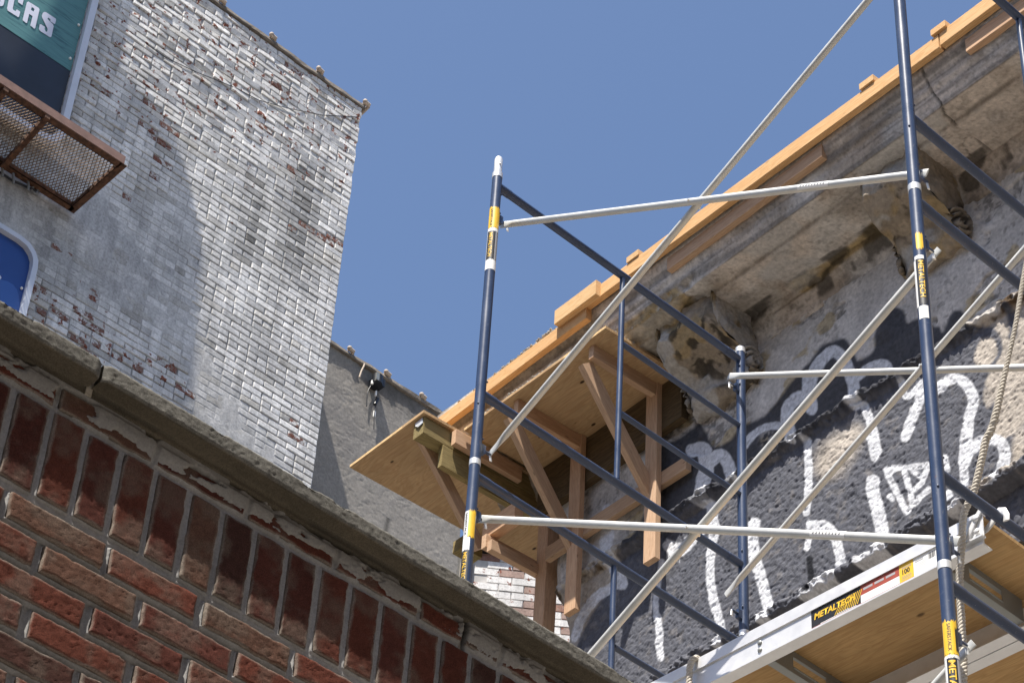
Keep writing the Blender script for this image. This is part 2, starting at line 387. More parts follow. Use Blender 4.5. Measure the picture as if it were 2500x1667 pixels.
# ---------------------------------------------------------------- cross braces
def rod(p0,p1,par,bow=.0,lab=None):
    P0=np.array(p0,float);P1=np.array(p1,float);L=np.linalg.norm(P1-P0);d=(P1-P0)/L
    q=[0,.025,.05,.075,.10]+[L*i/8 for i in range(1,8)]+[L-.10,L-.075,L-.05,L-.025,L]
    rr=[(.0035,.017)]*2+[(.005,.0165),(.0105,.0155),(.0143,.0143)]+[(.0143,.0143)]*7+[(.0143,.0143),(.0105,.0155),(.005,.0165)]+[(.0035,.017)]*2
    m=MB();m.path([P0+d*a+np.array([0,0,-bow*math.sin(math.pi*a/L)]) for a in q],rr,18)
    o=m.build('brace_rod',M['galv'],par)
    if lab:
        a=lab;m=MB();u=np.cross(d,[0,1,0]);vs=[];n=8
        for t in(a,a+.16):
            for i in range(n+1):
                an=R_(-150+i*14);c=P0+d*t+np.array([0,0,-bow*math.sin(math.pi*t/L)])
                vs.append(c+(np.array([0,1,0])*math.sin(an)+(-u)*math.cos(an))*.0150)
        m.add(vs,[(i,i+1,n+2+i,n+1+i) for i in range(n)],True);m.build('label_band',M['white'],o)
        for j in range(9):
            m=MB();k0=4+j%2
            c=P0+d*(a+.012+.011*j);vs=[]
            for t in(a+.012+.015*j,a+.018+.015*j):
                for i in(3,5):
                    an=R_(-150+i*14);cc=P0+d*t+np.array([0,0,-bow*math.sin(math.pi*t/L)])
                    vs.append(cc+(np.array([0,1,0])*math.sin(an)+(-u)*math.cos(an))*.0154)
            m.add(vs,[(0,1,3,2)]);m.build('print_mark',M['black'],o)
    return o
def brace(label,y,zt,zbm,flip=1,bow=.0,lab=True):
    t=thing('cross_brace',label,'cross brace',(BAY/2,y,(zt+zbm)/2),'galvanized cross braces between the frames')
    e=.05
    rod((-e*.3,y,zt),(BAY+.018,y,zbm),t,bow,1.86 if lab else None)
    rod((-e*.3,y+flip*.03,zbm),(BAY+.018,y+flip*.03,zt),t,bow*.3)
    m=MB();m.path([(BAY/2,y-.02,(zt+zbm)/2),(BAY/2,y+flip*.05,(zt+zbm)/2)],.005,8);m.build('pivot_rivet',M['collar'],t)
    return t
brace('galvanized cross brace pinned between the two street side posts, crossing against the blue sky',.055,Z0+1.335,Z0+.12)
brace('galvanized cross brace below it whose lower rod rests on the aluminium plank',.055,Z0-.213,Z0-HF+.13,1,.0)
brace('galvanized cross brace on the wall side, in front of the spray painted letters',W5-.065,Z0+1.39,Z0+.17,-1,0,False)
brace('galvanized cross brace of the lowest lift seen under the plywood planks',.055,Z0-HF-.215,Z0-2*HF+.13)
# ---------------------------------------------------------------- aluminium planks
LZ=Z0-HF+.366
def plank(y0,y1,label,front):
    t=thing('scaffold_plank',label,'scaffold plank',(BAY/2,(y0+y1)/2,LZ),'aluminium framed planks on the lower ledgers')
    zt=LZ+.028;zb=zt-.122;x0=.03;x1=BAY-.045
    for y,s in((y0,1),(y1,-1)):
        m=MB()
        prof=[(0,zt),(s*.018,zt),(s*.018,zt-.004),(s*.0035,zt-.006),(s*.0035,zt-.042),(s*.0015,zt-.046),(s*.0035,zt-.050),(s*.0035,zb+.006),(s*.040,zb+.003),(s*.040,zb),(s*.0,zb),(0,zb+.012),(s*.0015,zb+.016),(s*.0015,zt-.040),(-s*.0015,zt-.044),(s*.0015,zt-.048),(s*.0015,zt-.016),(0,zt-.012)]
        # rail section: web with a thick rib along the top and a wide foot
        P=[(-.006,zt),(.022,zt),(.022,zt-.005),(.004,zt-.007),(.004,zb+.006),(.042,zb+.004),(.042,zb),(-.006,zb),(-.006,zb+.007),(.0,zb+.010),(.0,zt-.041),(-.006,zt-.044),(-.006,zt)]
        vs=[(xx,y+s*a,z) for xx in(x0,x1) for a,z in P];n=len(P)
        m.add(vs,[((i,i+1,n+i+1,n+i) if s>0 else (i,n+i,n+i+1,i+1)) for i in range(n-1)])
        m.add([v for v in vs[:n-1]],[tuple(range(n-1))]);m.add([v for v in vs[n:2*n-1]],[tuple(range(n-1))])
        r=m.build('side_rail',M['alu'],t)
        if front and s>0:
            for xx in (1.19,): 
                b=MB();[b.ball((xx,y-.0015,zt-.062-.028*k),.0095,10,6,0,(1,.5,1)) for k in(0,1)];b.build('bolt',M['steel'],r)
    d=lumber('plywood_deck',(x0,y0+.006,zt-.020),(x1-x0,0,0),(0,y1-y0-.012,0),(0,0,.013),M['deck'],t)
    # cross members: pressed channels with a slot
    for xx in(.42,1.2,1.93):
        m=MB();za=zb+.012;zc=zt-.022;ya=y0+.044;yb=y1-.044
        def wall(ya_,yb_,z_0,z_1): m.bx((xx,ya_,z_0),(xx+.003,yb_,z_1))
        sl0=ya+(yb-ya)*.28;sl1=ya+(yb-ya)*.72;zm0=za+.022;zm1=zc-.024
        wall(ya,sl0,za,zc);wall(sl1,yb,za,zc);wall(sl0,sl1,za,zm0);wall(sl0,sl1,zm1,zc)
        m.bx((xx-.028,ya,za),(xx-.0005,yb,za+.003));m.bx((xx-.028,ya,zc-.003),(xx-.0005,yb,zc))
        m.path([(xx+.002,sl0,zm0),(xx+.002,sl1,zm0)],.004,8)
        m.build('cross_member',M['steel'],t)
    # end hooks over the ledger
    for y in(y0+.03,y1-.03):
        for xe,sg in((x1,1),(x0,-1)):
            m=MB();L=BAY if sg>0 else 0
            m.path([(xe-sg*.05,y,zt-.05),(xe-sg*.005,y,zt-.045),(L-sg*.024,y,LZ-.0),(L-sg*.014,y,LZ+.021),(L,y,LZ+.027),(L+sg*.018,y,LZ+.018),(L+sg*.026,y,LZ-.004),(L+sg*.024,y,LZ-.022)],(.004,.013),10);m.build('ledger_hook',M['alu'],t)
    if front:
        e=MB();e.bx((x1-.06,y0-.012,zt-.10),(x1+.012,y0-.008,zt-.02));
        e.path([(x1-.05,y0-.016,zt-.09),(x1-.01,y0-.017,zt-.03),(x1+.03,y0-.016,zt+.012)],(.004,.012),10)
        e.bx((x1-.075,y0-.02,zt-.104),(x1+.01,y0+.0,zt-.098));e.ball((x1-.008,y0-.02,zt-.03),.013,10,6,0,(1,.5,1));e.ball((x1-.008,y0-.02,zt-.08),.011,10,6,0,(1,.5,1))
        e.build('end_bracket',M['alu'],t)
        yf=y0-.0012
        def stick(xa,xb,za,zb_,mat,dy=0): 
            m=MB();m.add([(xa,yf-dy,za),(xb,yf-dy,za),(xb,yf-dy,zb_),(xa,yf-dy,zb_)],[(0,1,2,3)]);return m.build('label_panel',mat,t)
        z0=zb+.0085;z1=zt-.0425;h=z1-z0
        ya=y0
        def at(xa,xb,u0,u1,mat,dy=.0): return stick(xa,xb,z0+h*u0,z0+h*u1,mat,dy)
        at(1.412,1.618,0,1,M['black']);at(1.618,1.775,.47,1,M['red']);at(1.618,1.775,0,.465,M['white']);at(1.776,1.832,0,1,M['yellow']);at(1.833,1.935,0,1,M['white'])
        at(1.4125,1.834,.035,.055,M['red'],.0004)
        for i in range(12): 
            xx=1.520+.0085*i;m=MB();hh=.55 if i<5 else .8
            m.add([(xx-.012,yf-.0004,z0+h*.12),(xx-.009,yf-.0004,z0+h*.12),(xx+.012,yf-.0004,z0+h*hh),(xx+.009,yf-.0004,z0+h*hh)],[(0,1,2,3)]);m.build('stripe',M['yellow'],t)
        at(1.45,1.60,.06,.09,M['white'],.0004);at(1.52,1.57,.12,.15,M['white'],.0004)
        place_text('lettering','METALTECH',.172,h*.34,(1.425,yf-.0008,z0+h*.42),(1,0,0),(0,0,1),M['yellow'],t,.15,.03)
        place_text('lettering','100',.030,h*.26,(1.788,yf-.0006,z0+h*.42),(1,0,0),(0,0,1),M['black'],t,0,.03)
        for u in(.78,.72,.3,.22,.14): at(1.786,1.824,u,u+.025,M['grey'],.0004)
        for i in range(3): at(1.63+.046*i,1.668+.046*i,.68-.0*i,.80,M['grey'],.0004)
        for u in(.80,.72): at(1.840,1.872,u,u+.04,M['grey'],.0004)
        for u in(.62,.54,.46,.38,.30,.22): at(1.840,1.884,u,u+.012,M['grey'],.0004)
        for i in range(8): at(1.893+.0034*i,1.8945+.0034*i+(.001 if i%3 else 0),.55,.86,M['black'],.0004)
    else:
        yf=y0-.0065
        for xa,xb,mat in((1.78,2.02,M['grey']),(2.022,2.085,M['yellow'])):
            m=MB();m.add([(xa,y0-.0005,zb+.012),(xb,y0-.0005,zb+.012),(xb,y0-.0005,zt-.05),(xa,y0-.0005,zt-.05)],[(0,1,2,3)]);m.build('label_panel',mat,t)
    return t
plank(.27,.735,'aluminium framed plywood plank with printed labels along its front rail',True)
plank(.752,1.217,'aluminium framed plywood plank lying behind the one with printed labels',False)
# ---------------------------------------------------------------- ropes: three twisted strands
def rope(name,label,pts,r,parent=None,lay=.040,thin=1.):
    P=[np.array(p,float) for p in pts]
    # resample
    out=[]
    for i in range(len(P)-1):
        p0=P[max(i-1,0)];p1=P[i];p2=P[i+1];p3=P[min(i+2,len(P)-1)]
        n=max(3,int(np.linalg.norm(p2-p1)/.006))
        for k in range(n):
            u=k/n;out.append(.5*((2*p1)+(-p0+p2)*u+(2*p0-5*p1+4*p2-p3)*u*u+(-p0+3*p1-3*p2+p3)*u**3))
    out.append(P[-1]);m=MB();d=0;ph=[0]
    for i in range(1,len(out)): d+=np.linalg.norm(out[i]-out[i-1]);ph.append(d/lay*2*math.pi)
    fr=[];prev=np.array([1.,0,0])
    for i in range(len(out)):
        t=out[min(i+1,len(out)-1)]-out[max(i-1,0)];t/=np.linalg.norm(t)
        x=prev-t*np.dot(prev,t);x/=np.linalg.norm(x);fr.append((x,np.cross(t,x)));prev=x
    for s in range(3):
        rv=[r*(thin+(1-thin)*float(sst(.28,.40,np.array(i/len(out))))) for i in range(len(out))]
        q=[out[i]+(fr[i][0]*math.cos(ph[i]+s*2.094)+fr[i][1]*math.sin(ph[i]+s*2.094))*rv[i]*.52 for i in range(len(out))]
        m.path(q,[x*.56 for x in rv],8)
    o=m.build(name,M['rope'],parent)
    if label: props(o,label,'rope')
    return o
YR=.235
rope('rope','thick twisted cream rope hanging in front of the planks beside the right post',[hit(p,1,YR) for p in [(2520,560),(2494,705),(2478,800),(2455,905),(2425,1035),(2407,1075),(2395,1130),(2376,1205),(2354,1252),(2348,1330),(2343,1415),(2347,1507),(2352,1600),(2352,1700)]],.0122,thin=.66)
rope('rope','short twisted rope looped over the plank rail at its left end',[hit(A,1,y) for A,y in [((1708,1612),.30),((1700,1606),.262),((1690,1611),.25),((1685,1625),.245),((1683,1645),.245),((1682,1690),.245)]],.0115)
# ================================================================== STONE BUILDING
V1=zo(1650,700,5.2267);V3=zo(2050,700,5.2267);V4=zo(2050,950,5.2267);V5=zo(1650,1000,5.2267);V6=zo(1350,1300,5.2267);V7=zo(1900,1300,5.2267)
A6=zo(1600,0,2.6133);A7=zo(1600,500,2.6133);A8=zo(1600,1067,2.6133);A5=zo(800,1067,2.6133);A4=zo(800,800,2.6133);V2=zo(1450,560,5.2267)
bld=thing('stone_building','weathered stone building with a crumbling cornice, its wall sprayed with black and white graffiti letters','building',tuple(FP(1.5,2,0)))
def segd(u,v,pts):
    d=np.full(u.shape,1e9)
    for (x0,y0),(x1,y1) in zip(pts[:-1],pts[1:]):
        dx,dy=x1-x0,y1-y0;L=dx*dx+dy*dy+1e-9
        t=np.clip(((u-x0)*dx+(v-y0)*dy)/L,0,1)
        d=np.minimum(d,np.hypot(u-x0-t*dx,v-y0-t*dy))
    return d
def smooth(pts,n=5):
    if len(pts)<3:return pts
    P=[np.array(p,float) for p in pts];o=[]
    for i in range(len(P)-1):
        p0=P[max(i-1,0)];p1=P[i];p2=P[i+1];p3=P[min(i+2,len(P)-1)]
        for k in range(n):
            a=k/n;o.append(tuple(.5*((2*p1)+(-p0+p2)*a+(2*p0-5*p1+4*p2-p3)*a*a+(-p0+3*p1-3*p2+p3)*a**3)))
    o.append(tuple(P[-1]));return o
def stroke(u,v,f,k,pts,w,soft=2.2,sm=True):
    q=[f(*p) for p in pts];q=smooth(q) if sm else q
    return 1-sst(w/k/2-soft,w/k/2+soft,segd(u,v,q))
def inpoly(u,v,poly):
    c=np.zeros(u.shape,bool);n=len(poly);j=n-1
    for i in range(n):
        xi,yi=poly[i];xj,yj=poly[j]
        if yi!=yj: c^=((yi>v)!=(yj>v))&(u<(xj-xi)*(v-yi)/(yj-yi)+xi)
        j=i
    return c
def soft_poly(u,v,f,pts,soft=5):
    q=smooth([f(*p) for p in pts+[pts[0]]]);q2=q
    d=segd(u,v,q2);ins=inpoly(u,v,q2[:-1]);sd=np.where(ins,-d,d)
    return 1-sst(-soft,soft,sd)
K2=5.2267;K1=2.6133
def wall_field(S,Z):
    X=OF[0]+E1[0]*S;Y=OF[1]+E1[1]*S;u,v=proj(X,Y,Z)
    n1=fbm(S*3,Z*3,1);n2=fbm(S*11,Z*11,5);n3=fbm(S*36,Z*46,9,5);n4=fbm(S*85,Z*85,31,3);nd=fbm(S*22,Z*50,77,4)
    edge=(n1-.5)*.05+(n2-.5)*.05
    up=sst(9.53,9.545,Z+edge*.9)                          # smooth frieze above the string course
    band=sst(9.505,9.53,Z+edge*.5)*(1-sst(9.57,9.60,Z+edge)) # broken string course
    brk=sst(.50,.60,fbm(S*1.7+3,Z*1.1,21))*(1-.0*S)
    low=sst(8.54,8.56,Z+edge*.4)*(1-sst(8.60,8.635,Z+edge*.8))
    under=1-sst(8.535,8.55,Z+edge*.4)
    t=np.zeros(S.shape)
    rough=(1-up)
    t-= rough*((n3-.5)*.008+(n4-.5)*.0055+(n2-.5)*.008)
    t+= rough*sst(.64,.74,fbm(S*60,Z*66,41,2))*.0035      # pits
    t-= up*((n2-.5)*.006+(n4-.5)*.003+.020)
    chip=up*sst(.66,.69,fbm(S*2.6,Z*3.4,51,4))
    t+= chip*.012
    t-= band*(.038*(1-.6*brk)+(n3-.5)*.045)
    t-= low*(.050+(n3-.5)*.04)
    t+= under*.035
    # crack lines
    # ---- colour
    stone=np.array([.45,.40,.345]);pale=np.array([.56,.525,.485]);dark=np.array([.10,.085,.065]);yel=np.array([.42,.32,.16])
    c=stone+(pale-stone)*up[...,None]
    c=c*(.72+.55*n2[...,None])*(.9+.2*n4[...,None])
    st=sst(.53,.68,fbm(S*4,Z*2.2,61))*.45
    c=c*(1-.6*st[...,None])+dark*1.8*.6*st[...,None]
    yl=sst(.63,.70,fbm(S*5,Z*6,71))*.7*np.maximum(up,.15)
    c=c*(1-yl[...,None])+yel*yl[...,None]
    c=c*(1-.5*chip[...,None]*sst(.4,.6,n3)[...,None])
    mold=sst(.60,.70,fbm(S*34,Z*34,81,4))*sst(.54,.66,fbm(S*3,Z*3,83))*.35
    c=c*(1-mold[...,None])+np.array([.03,.028,.022])*mold[...,None]
    bb=np.clip(band*1.2,0,1)*sst(.42,.6,n2);c=c*(1-bb[...,None])+np.array([.085,.055,.03])*(.6+.8*n3[...,None])*bb[...,None]
    # ---- spray paint
    wob=(fbm(S*25,Z*25,91,3)-.5)*4
    U=u+wob;Vv=v+wob*.7
    def st_(f,k,pts,w,soft=2.2): return stroke(U,Vv,f,k,pts,w,soft)
    blk=np.zeros(S.shape)
    # dark fill of the letters: everything below an outline that wanders along the frieze
    outline=[(1330,1960),(1330,1600),(1415,1560),(1440,1480),(1485,1425),(1500,1370),(1520,1300),(1590,1210),(1640,1190)]
    fill=[(1380,1700),(1395,1610),(1425,1540),(1455,1480),(1492,1432),(1508,1380),(1540,1330),(1590,1240),(1625,1190),(1605,1105),(1650,1080),(1700,1042),(1720,1040),(1745,1092),(1790,1078),(1815,1045),(1870,1020),(1915,970),(1945,930),(1985,885),(2010,850),(2040,838),(2070,832),(2085,855),(2098,880),(2106,884),(2140,860),(2142,825),(2150,795),(2165,768),(2185,755),(2205,758),(2216,772),(2222,792),(2240,785),(2262,780),(2282,800),(2300,802),(2310,815),(2330,770),(2350,762),(2362,775),(2372,800),(2400,800),(2425,800),(2447,830),(2446,860),(2420,905),(2405,935),(2420,960),(2428,1000),(2412,1050),(2440,1075),(2470,1062),(2520,1080),(2520,1700)]
    blk=np.maximum(blk,soft_poly(U,Vv,lambda a,b:(a,b),fill,5))
    blk=np.maximum(blk,st_(V3,K2,[(2190,300),(2200,420),(2215,560),(2200,640)],110,6))
    # bare patches inside
    bare=soft_poly(U,Vv,V3,[(1720,860),(1790,700),(1860,645),(1950,660),(2000,740),(1990,870),(1900,1000),(1800,1010),(1720,960)],4)
    bare=np.maximum(bare,soft_poly(U,Vv,V4,[(2110,20),(2290,0),(2320,150),(2300,330),(2200,450),(2110,330)],4))
    bare=np.maximum(bare,soft_poly(U,Vv,V4,[(1850,0),(1930,20),(1950,160),(1880,240),(1830,120)],5)*.8)
    bare=np.maximum(bare,soft_poly(U,Vv,V3,[(2080,700),(2230,690),(2290,800),(2180,1050),(2030,1060),(2090,850)],8)*.9)
    bare=np.maximum(bare,soft_poly(U,Vv,V4,[(2240,560),(2352,480),(2352,960),(2100,1120),(1850,1330),(1700,1380),(1900,1150),(2180,950),(2210,700)],10)*.9)
    bare=np.maximum(bare,soft_poly(U,Vv,V5,[(1800,560),(2000,330),(2300,200),(2380,330),(2250,620),(2050,840),(1880,860),(1780,760)],22)*sst(.3,.6,n2+.25))
    bare=np.maximum(bare,soft_poly(U,Vv,V6,[(60,350),(200,200),(420,180),(560,60),(640,130),(560,420),(600,560),(420,760),(320,1020),(180,1230),(60,1200)],8))
    bare=np.maximum(bare,soft_poly(U,Vv,V5,[(1130,330),(1230,300),(1300,420),(1280,620),(1200,640),(1140,500)],14)*sst(.4,.6,n3)*.7)
    wear=sst(.62,.78,fbm(S*20,Z*20,95,4))*.16*(1-up*.8)
    blk=np.clip(blk-bare,0,1)*(1-wear)
    wh=np.zeros(S.shape)
    W=[(V6,K2,[(740,-260),(735,0),(715,180),(760,300),(790,440),(870,640)],150),(V6,K2,[(870,560),(760,690),(580,800),(430,970),(340,1150),(270,1330)],110),
     (V6,K2,[(1390,370),(1370,520),(1340,700),(1312,840),(1312,980),(1322,1080)],70),(V6,K2,[(1322,1060),(1360,1250),(1352,1400),(1380,1590)],85),
     (V6,K2,[(2050,-140),(2050,0),(2020,180),(2010,400),(2030,800),(2060,950),(2110,1100),(2150,1200),(2165,1460)],88),
     (A8,K1,[(250,90),(315,85),(345,190),(322,300),(310,405)],85),(A8,K1,[(345,190),(425,125),(470,160),(500,240),(520,290)],70),
     (A8,K1,[(330,420),(362,440),(362,510)],60),(A8,K1,[(70,690),(150,745),(245,650),(320,575),(362,560)],46),(A8,K1,[(352,520),(382,560),(366,650),(352,760),(352,900),(372,1030),(402,1150),(424,1250),(432,1320)],52),
     (A8,K1,[(632,545),(618,640),(632,760),(670,880),(700,1000),(730,1120),(722,1180)],66),
     (A8,K1,[(985,545),(975,640),(965,705)],38),(A8,K1,[(1000,565),(1080,565),(1140,620),(1170,720),(1182,800),(1160,890)],58),
     (A8,K1,[(1000,1030),(1070,975),(1130,945)],80),(A8,K1,[(1360,815),(1420,790)],85),
     (A8,K1,[(968,20),(975,150),(975,300),(966,480)],45),(A8,K1,[(1390,280),(1386,340),(1410,430),(1430,520),(1450,620),(1462,730)],76),
     (A8,K1,[(1488,235),(1530,200),(1620,190),(1740,172)],30),(A8,K1,[(1482,240),(1530,330),(1580,430),(1602,472)],38),(A8,K1,[(1602,472),(1680,390),(1745,330)],32),(A8,K1,[(1590,220),(1620,330),(1637,420)],34),(A8,K1,[(1640,215),(1705,270),(1650,335)],30),(A8,K1,[(1745,180),(1705,262)],38),(A8,K1,[(1850,130),(1862,200)],34),(A8,K1,[(1495,375),(1510,390)],34),(A8,K1,[(1870,360),(1870,440)],50),(A8,K1,[(1900,492),(1965,440)],42),
     (A8,K1,[(1370,-10),(1388,60),(1400,128)],48),(A8,K1,[(1975,-40),(1965,150),(1970,290)],48),(A8,K1,[(1972,160),(2010,80),(2100,20),(2200,30),(2232,120),(2195,250)],66),
     (A7,K1,[(590,1545),(650,1470),(740,1425),(820,1425),(890,1480)],44),(A7,K1,[(885,1490),(858,1400),(868,1300),(930,1240),(970,1255),(1015,1310)],72),(A7,K1,[(1015,1310),(1010,1150),(1045,1050),(1100,980),(1160,945),(1222,1000),(1255,1080),(1285,1170),(1282,1275)],68),(A7,K1,[(1000,1110),(1000,1230),(1010,1290)],80),
     (A7,K1,[(1290,1125),(1370,1060),(1430,1030),(1490,1030),(1515,1085)],50),(A7,K1,[(1572,1120),(1582,1195),(1612,1222),(1665,1170),(1705,1130)],36),(A7,K1,[(1335,1285),(1375,1400),(1400,1480),(1415,1570)],50),(A7,K1,[(1705,1190),(1642,1350),(1595,1480)],58),
     (A7,K1,[(1790,1180),(1890,1110),(1980,1140),(2030,1240),(2000,1350),(1992,1450),(1985,1570)],62),(V4,K2,[(590,1030),(640,1000),(760,990)],60)]
    for f,k,pts,w_ in W: wh=np.maximum(wh,st_(f,k,pts,w_*1.12))
    wh=np.maximum(wh,soft_poly(U,Vv,V6,[(1445,70),(1560,115),(1625,130),(1690,60),(1760,50),(1810,100),(1650,225),(1580,290),(1500,300),(1450,220)],2.5))
    for i in range(9): wh=np.maximum(wh,st_(V6,K2,[(1480+16*i,270),(1481+16*i,320+(i*37%60))],9,1.))
    wh*=(1-.28*sst(.58,.68,fbm(S*60,Z*60,97,3)));wh*=(1-.75*np.clip(band,0,1)*sst(.35,.55,n2))
    bar=st_(A8,K1,[(986,775),(990,870),(1003,985)],40,2.5)
    pb=np.array([.040,.043,.054]);pw=np.array([.74,.75,.78])
    blk=blk[...,None];wh=wh[...,None];bar=bar[...,None]
    grayed=pb*(.8+.5*n3[...,None])
    grayed=grayed*up[...,None]+(1-up[...,None])*grayed*2.0  # black paint lighter below the frieze: its sunlit look put into the colour
    c=c*(1-.94*blk)+grayed*.94*blk
    c=c*(1-.93*wh)+pw*(.85+.2*n4[...,None])*.93*wh
    c=c*(1-bar)+np.array([.012,.013,.018])*bar
    return t,np.clip(c,.005,1)
def make_wall(s0,s1,z0,z1,ds,dz,name,edge_l=False):
    s=np.arange(s0,s1+1e-6,ds);z=np.arange(z0,z1+1e-6,dz);S,Z=np.meshgrid(s,z,indexing='ij')
    t,c=wall_field(S,Z)
    if edge_l:   # crumbled left corner: turns back into the side wall
        cr=-2.46+.10*sst(9.75,9.2,Z)*1.0+.06*(fbm(Z*2.3,S*0+3,13)-.5)+(fbm(Z*9,S*0,15)-.5)*.03
        k=np.clip((cr+.09-S)/.09,0,8);t=t+np.where(k>0,.05*k**2*.9,0)
        S2=np.where(k>1,cr-.0+0*S,S);
        gl=sst(0,1.5,k)[...,None];c=c*(1-.6*gl)+np.array([.20,.18,.15])*(.6+.8*fbm(S*20,Z*20,19))[...,None]*.6*gl
        S=np.where(k>1,np.maximum(S,cr),S)
    P=OF+E1*S[...,None]+E2*t[...,None];P[...,2]=Z
    return part(name,gridmesh(name,P,c,flip=False),M['stone'],bld)
make_wall(-2.56,1.30,8.25,10.52,.0058,.0056,'facade_wall',True)
make_wall(1.3005,3.2,8.25,10.52,.02,.02,'facade_wall')
m=MB();m.fb(-2.36,9,.10,10,0,8.27);m.build('lower_wall',M['plain_stone'],bld)
m=MB();m.fb(-2.36,9,.12,10,8.28,10.98);m.build('side_wall',M['plain_stone'],bld)
m=MB();m.fb(3.21,9,.0,.11,0,10.5);m.build('plain_wall',M['plain_stone'],bld)
# ---- cornice: profile swept along the facade, eroded
def cornice():
    prof=[(.0,10.31),(-.018,10.325),(-.024,10.36),(-.045,10.41),(-.066,10.455),(-.074,10.478),(-.074,10.50),(-.10,10.502),(-.335,10.500),(-.345,10.528),(-.40,10.530),(-.445,10.533),(-.452,10.57),(-.462,10.60),(-.468,10.635),(-.483,10.66),(-.488,10.70),(-.508,10.735),(-.522,10.775),(-.522,10.852)]
    q=[]
    for (a,b),(c,d) in zip(prof[:-1],prof[1:]):
        L=math.hypot(c-a,d-b);n=max(1,int(L/.009))
        for i in range(n): q.append((a+(c-a)*i/n,b+(d-b)*i/n))
    q.append(prof[-1]);q=np.array(q);arc=np.concatenate([[0],np.cumsum(np.hypot(*np.diff(q,axis=0).T))])
    dv=np.gradient(q,axis=0);nrm=np.stack([dv[:,1],-dv[:,0]],1);nrm/=np.linalg.norm(nrm,axis=1)[:,None]+1e-9
    s=np.arange(-2.98,3.6,.009);S,A=np.meshgrid(s,arc,indexing='ij')
    T=np.broadcast_to(q[:,0],S.shape).copy();Z=np.broadcast_to(q[:,1],S.shape).copy()
    n1=fbm(S*2.2,A*2.2,101);n2=fbm(S*9,A*9,105);n3=fbm(S*30,A*30,109,4);streak=fbm(S*1.2,A*34,111,3)
    flat=((T<-.06)&(T>-.345)).astype(float)
    # soffit is sound to the right, broken away left of the first bracket
    u,v=proj(OF[0]+E1[0]*S+E2[0]*T,OF[1]+E1[1]*S+E2[1]*T,Z)
    broken=sst(-.85,-1.0,S)*(T>-.46)
    d=(n2-.5)*.007+(n3-.5)*.004
    lobes=sst(.46,.56,fbm(S*3.6,A*3.6,121,4))
    d=d+broken*(lobes*.035+(n2-.5)*.05)
    er=flat*sst(.55,.63,fbm(S*1.6,A*2.6,131,4));d=d+er*.014
    crack=np.exp(-(segd(u,v,[A6(1695,425),A6(1720,500),A6(1770,600),A6(1820,660),A6(1850,740),A6(1920,800)])/2.8)**2)
    crack=np.maximum(crack,.8*np.exp(-(segd(u,v,[A6(1920,810),A6(1990,860),A6(2080,920),A6(2150,975)])/1.5)**2))
    crack=np.maximum(crack,.7*np.exp(-(segd(u,v,[A6(1990,870),A6(1960,930),A6(2010,1000)])/1.4)**2))
    nx,nz=nrm[:,0],nrm[:,1]
    T=T+d*1.0*np.abs(nx)*np.where(T<-.3,1,1)+0;Z=Z+d*np.abs(nz)
    Z=Z+crack*.02
    stone=np.array([.57,.495,.42]);pale=np.array([.60,.56,.51]);c=stone+(pale-stone)*sst(.45,.6,n1)[...,None]
    c=c*(.7+.6*n2[...,None])
    cy=((T<-.44)).astype(float)
    c=c*(1-.45*(cy*sst(.42,.62,streak))[...,None])
    br=sst(.48,.70,fbm(S*2.6,A*4,141,4))*.42;c=c*(1-br[...,None])+np.array([.15,.105,.055])*br[...,None]
    yel=np.maximum(er*sst(.35,.6,n2)*.6,broken*sst(.50,.58,fbm(S*3.6+2,A*3.6,151))*.75)
    ys=soft_poly(u,v,A7,[(845,510),(920,560),(1010,530),(1130,420),(1300,290),(1430,210),(1560,110),(1530,40),(1400,90),(1280,220),(1080,370),(960,420)],5)
    yel=np.maximum(yel,ys*.85)
    c=c*(1-yel[...,None])+np.array([.42,.30,.125])*(.75+.5*n3[...,None])*yel[...,None]
    mo=sst(.50,.66,fbm(S*26,A*26,161,4))*sst(.50,.68,fbm(S*2.1,A*2.1,163))*.40;mo=np.maximum(mo,.3*sst(.60,.72,fbm(S*75,A*75,165,3)))
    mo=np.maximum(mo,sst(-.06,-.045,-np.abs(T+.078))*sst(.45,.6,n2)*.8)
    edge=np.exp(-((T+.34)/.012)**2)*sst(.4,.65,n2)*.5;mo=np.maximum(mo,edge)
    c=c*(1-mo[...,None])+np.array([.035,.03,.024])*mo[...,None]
    c=c*(1-.85*crack[...,None])
    wash=sst(.56,.64,fbm(S*2.4+5,A*2.8,171))*.6*(1-cy);c=c*(1-wash[...,None])+np.array([.46,.45,.43])*wash[...,None]
    P=OF+E1*S[...,None]+E2*T[...,None];P[...,2]=Z
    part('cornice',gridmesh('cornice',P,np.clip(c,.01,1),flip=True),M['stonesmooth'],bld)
cornice()
m=MB();m.fb(-2.95,9,-.46,.3,10.80,10.85);m.fb(3.61,9,-.5,.11,10.51,10.9);m.build('roof_slab',M['concrete'],bld)
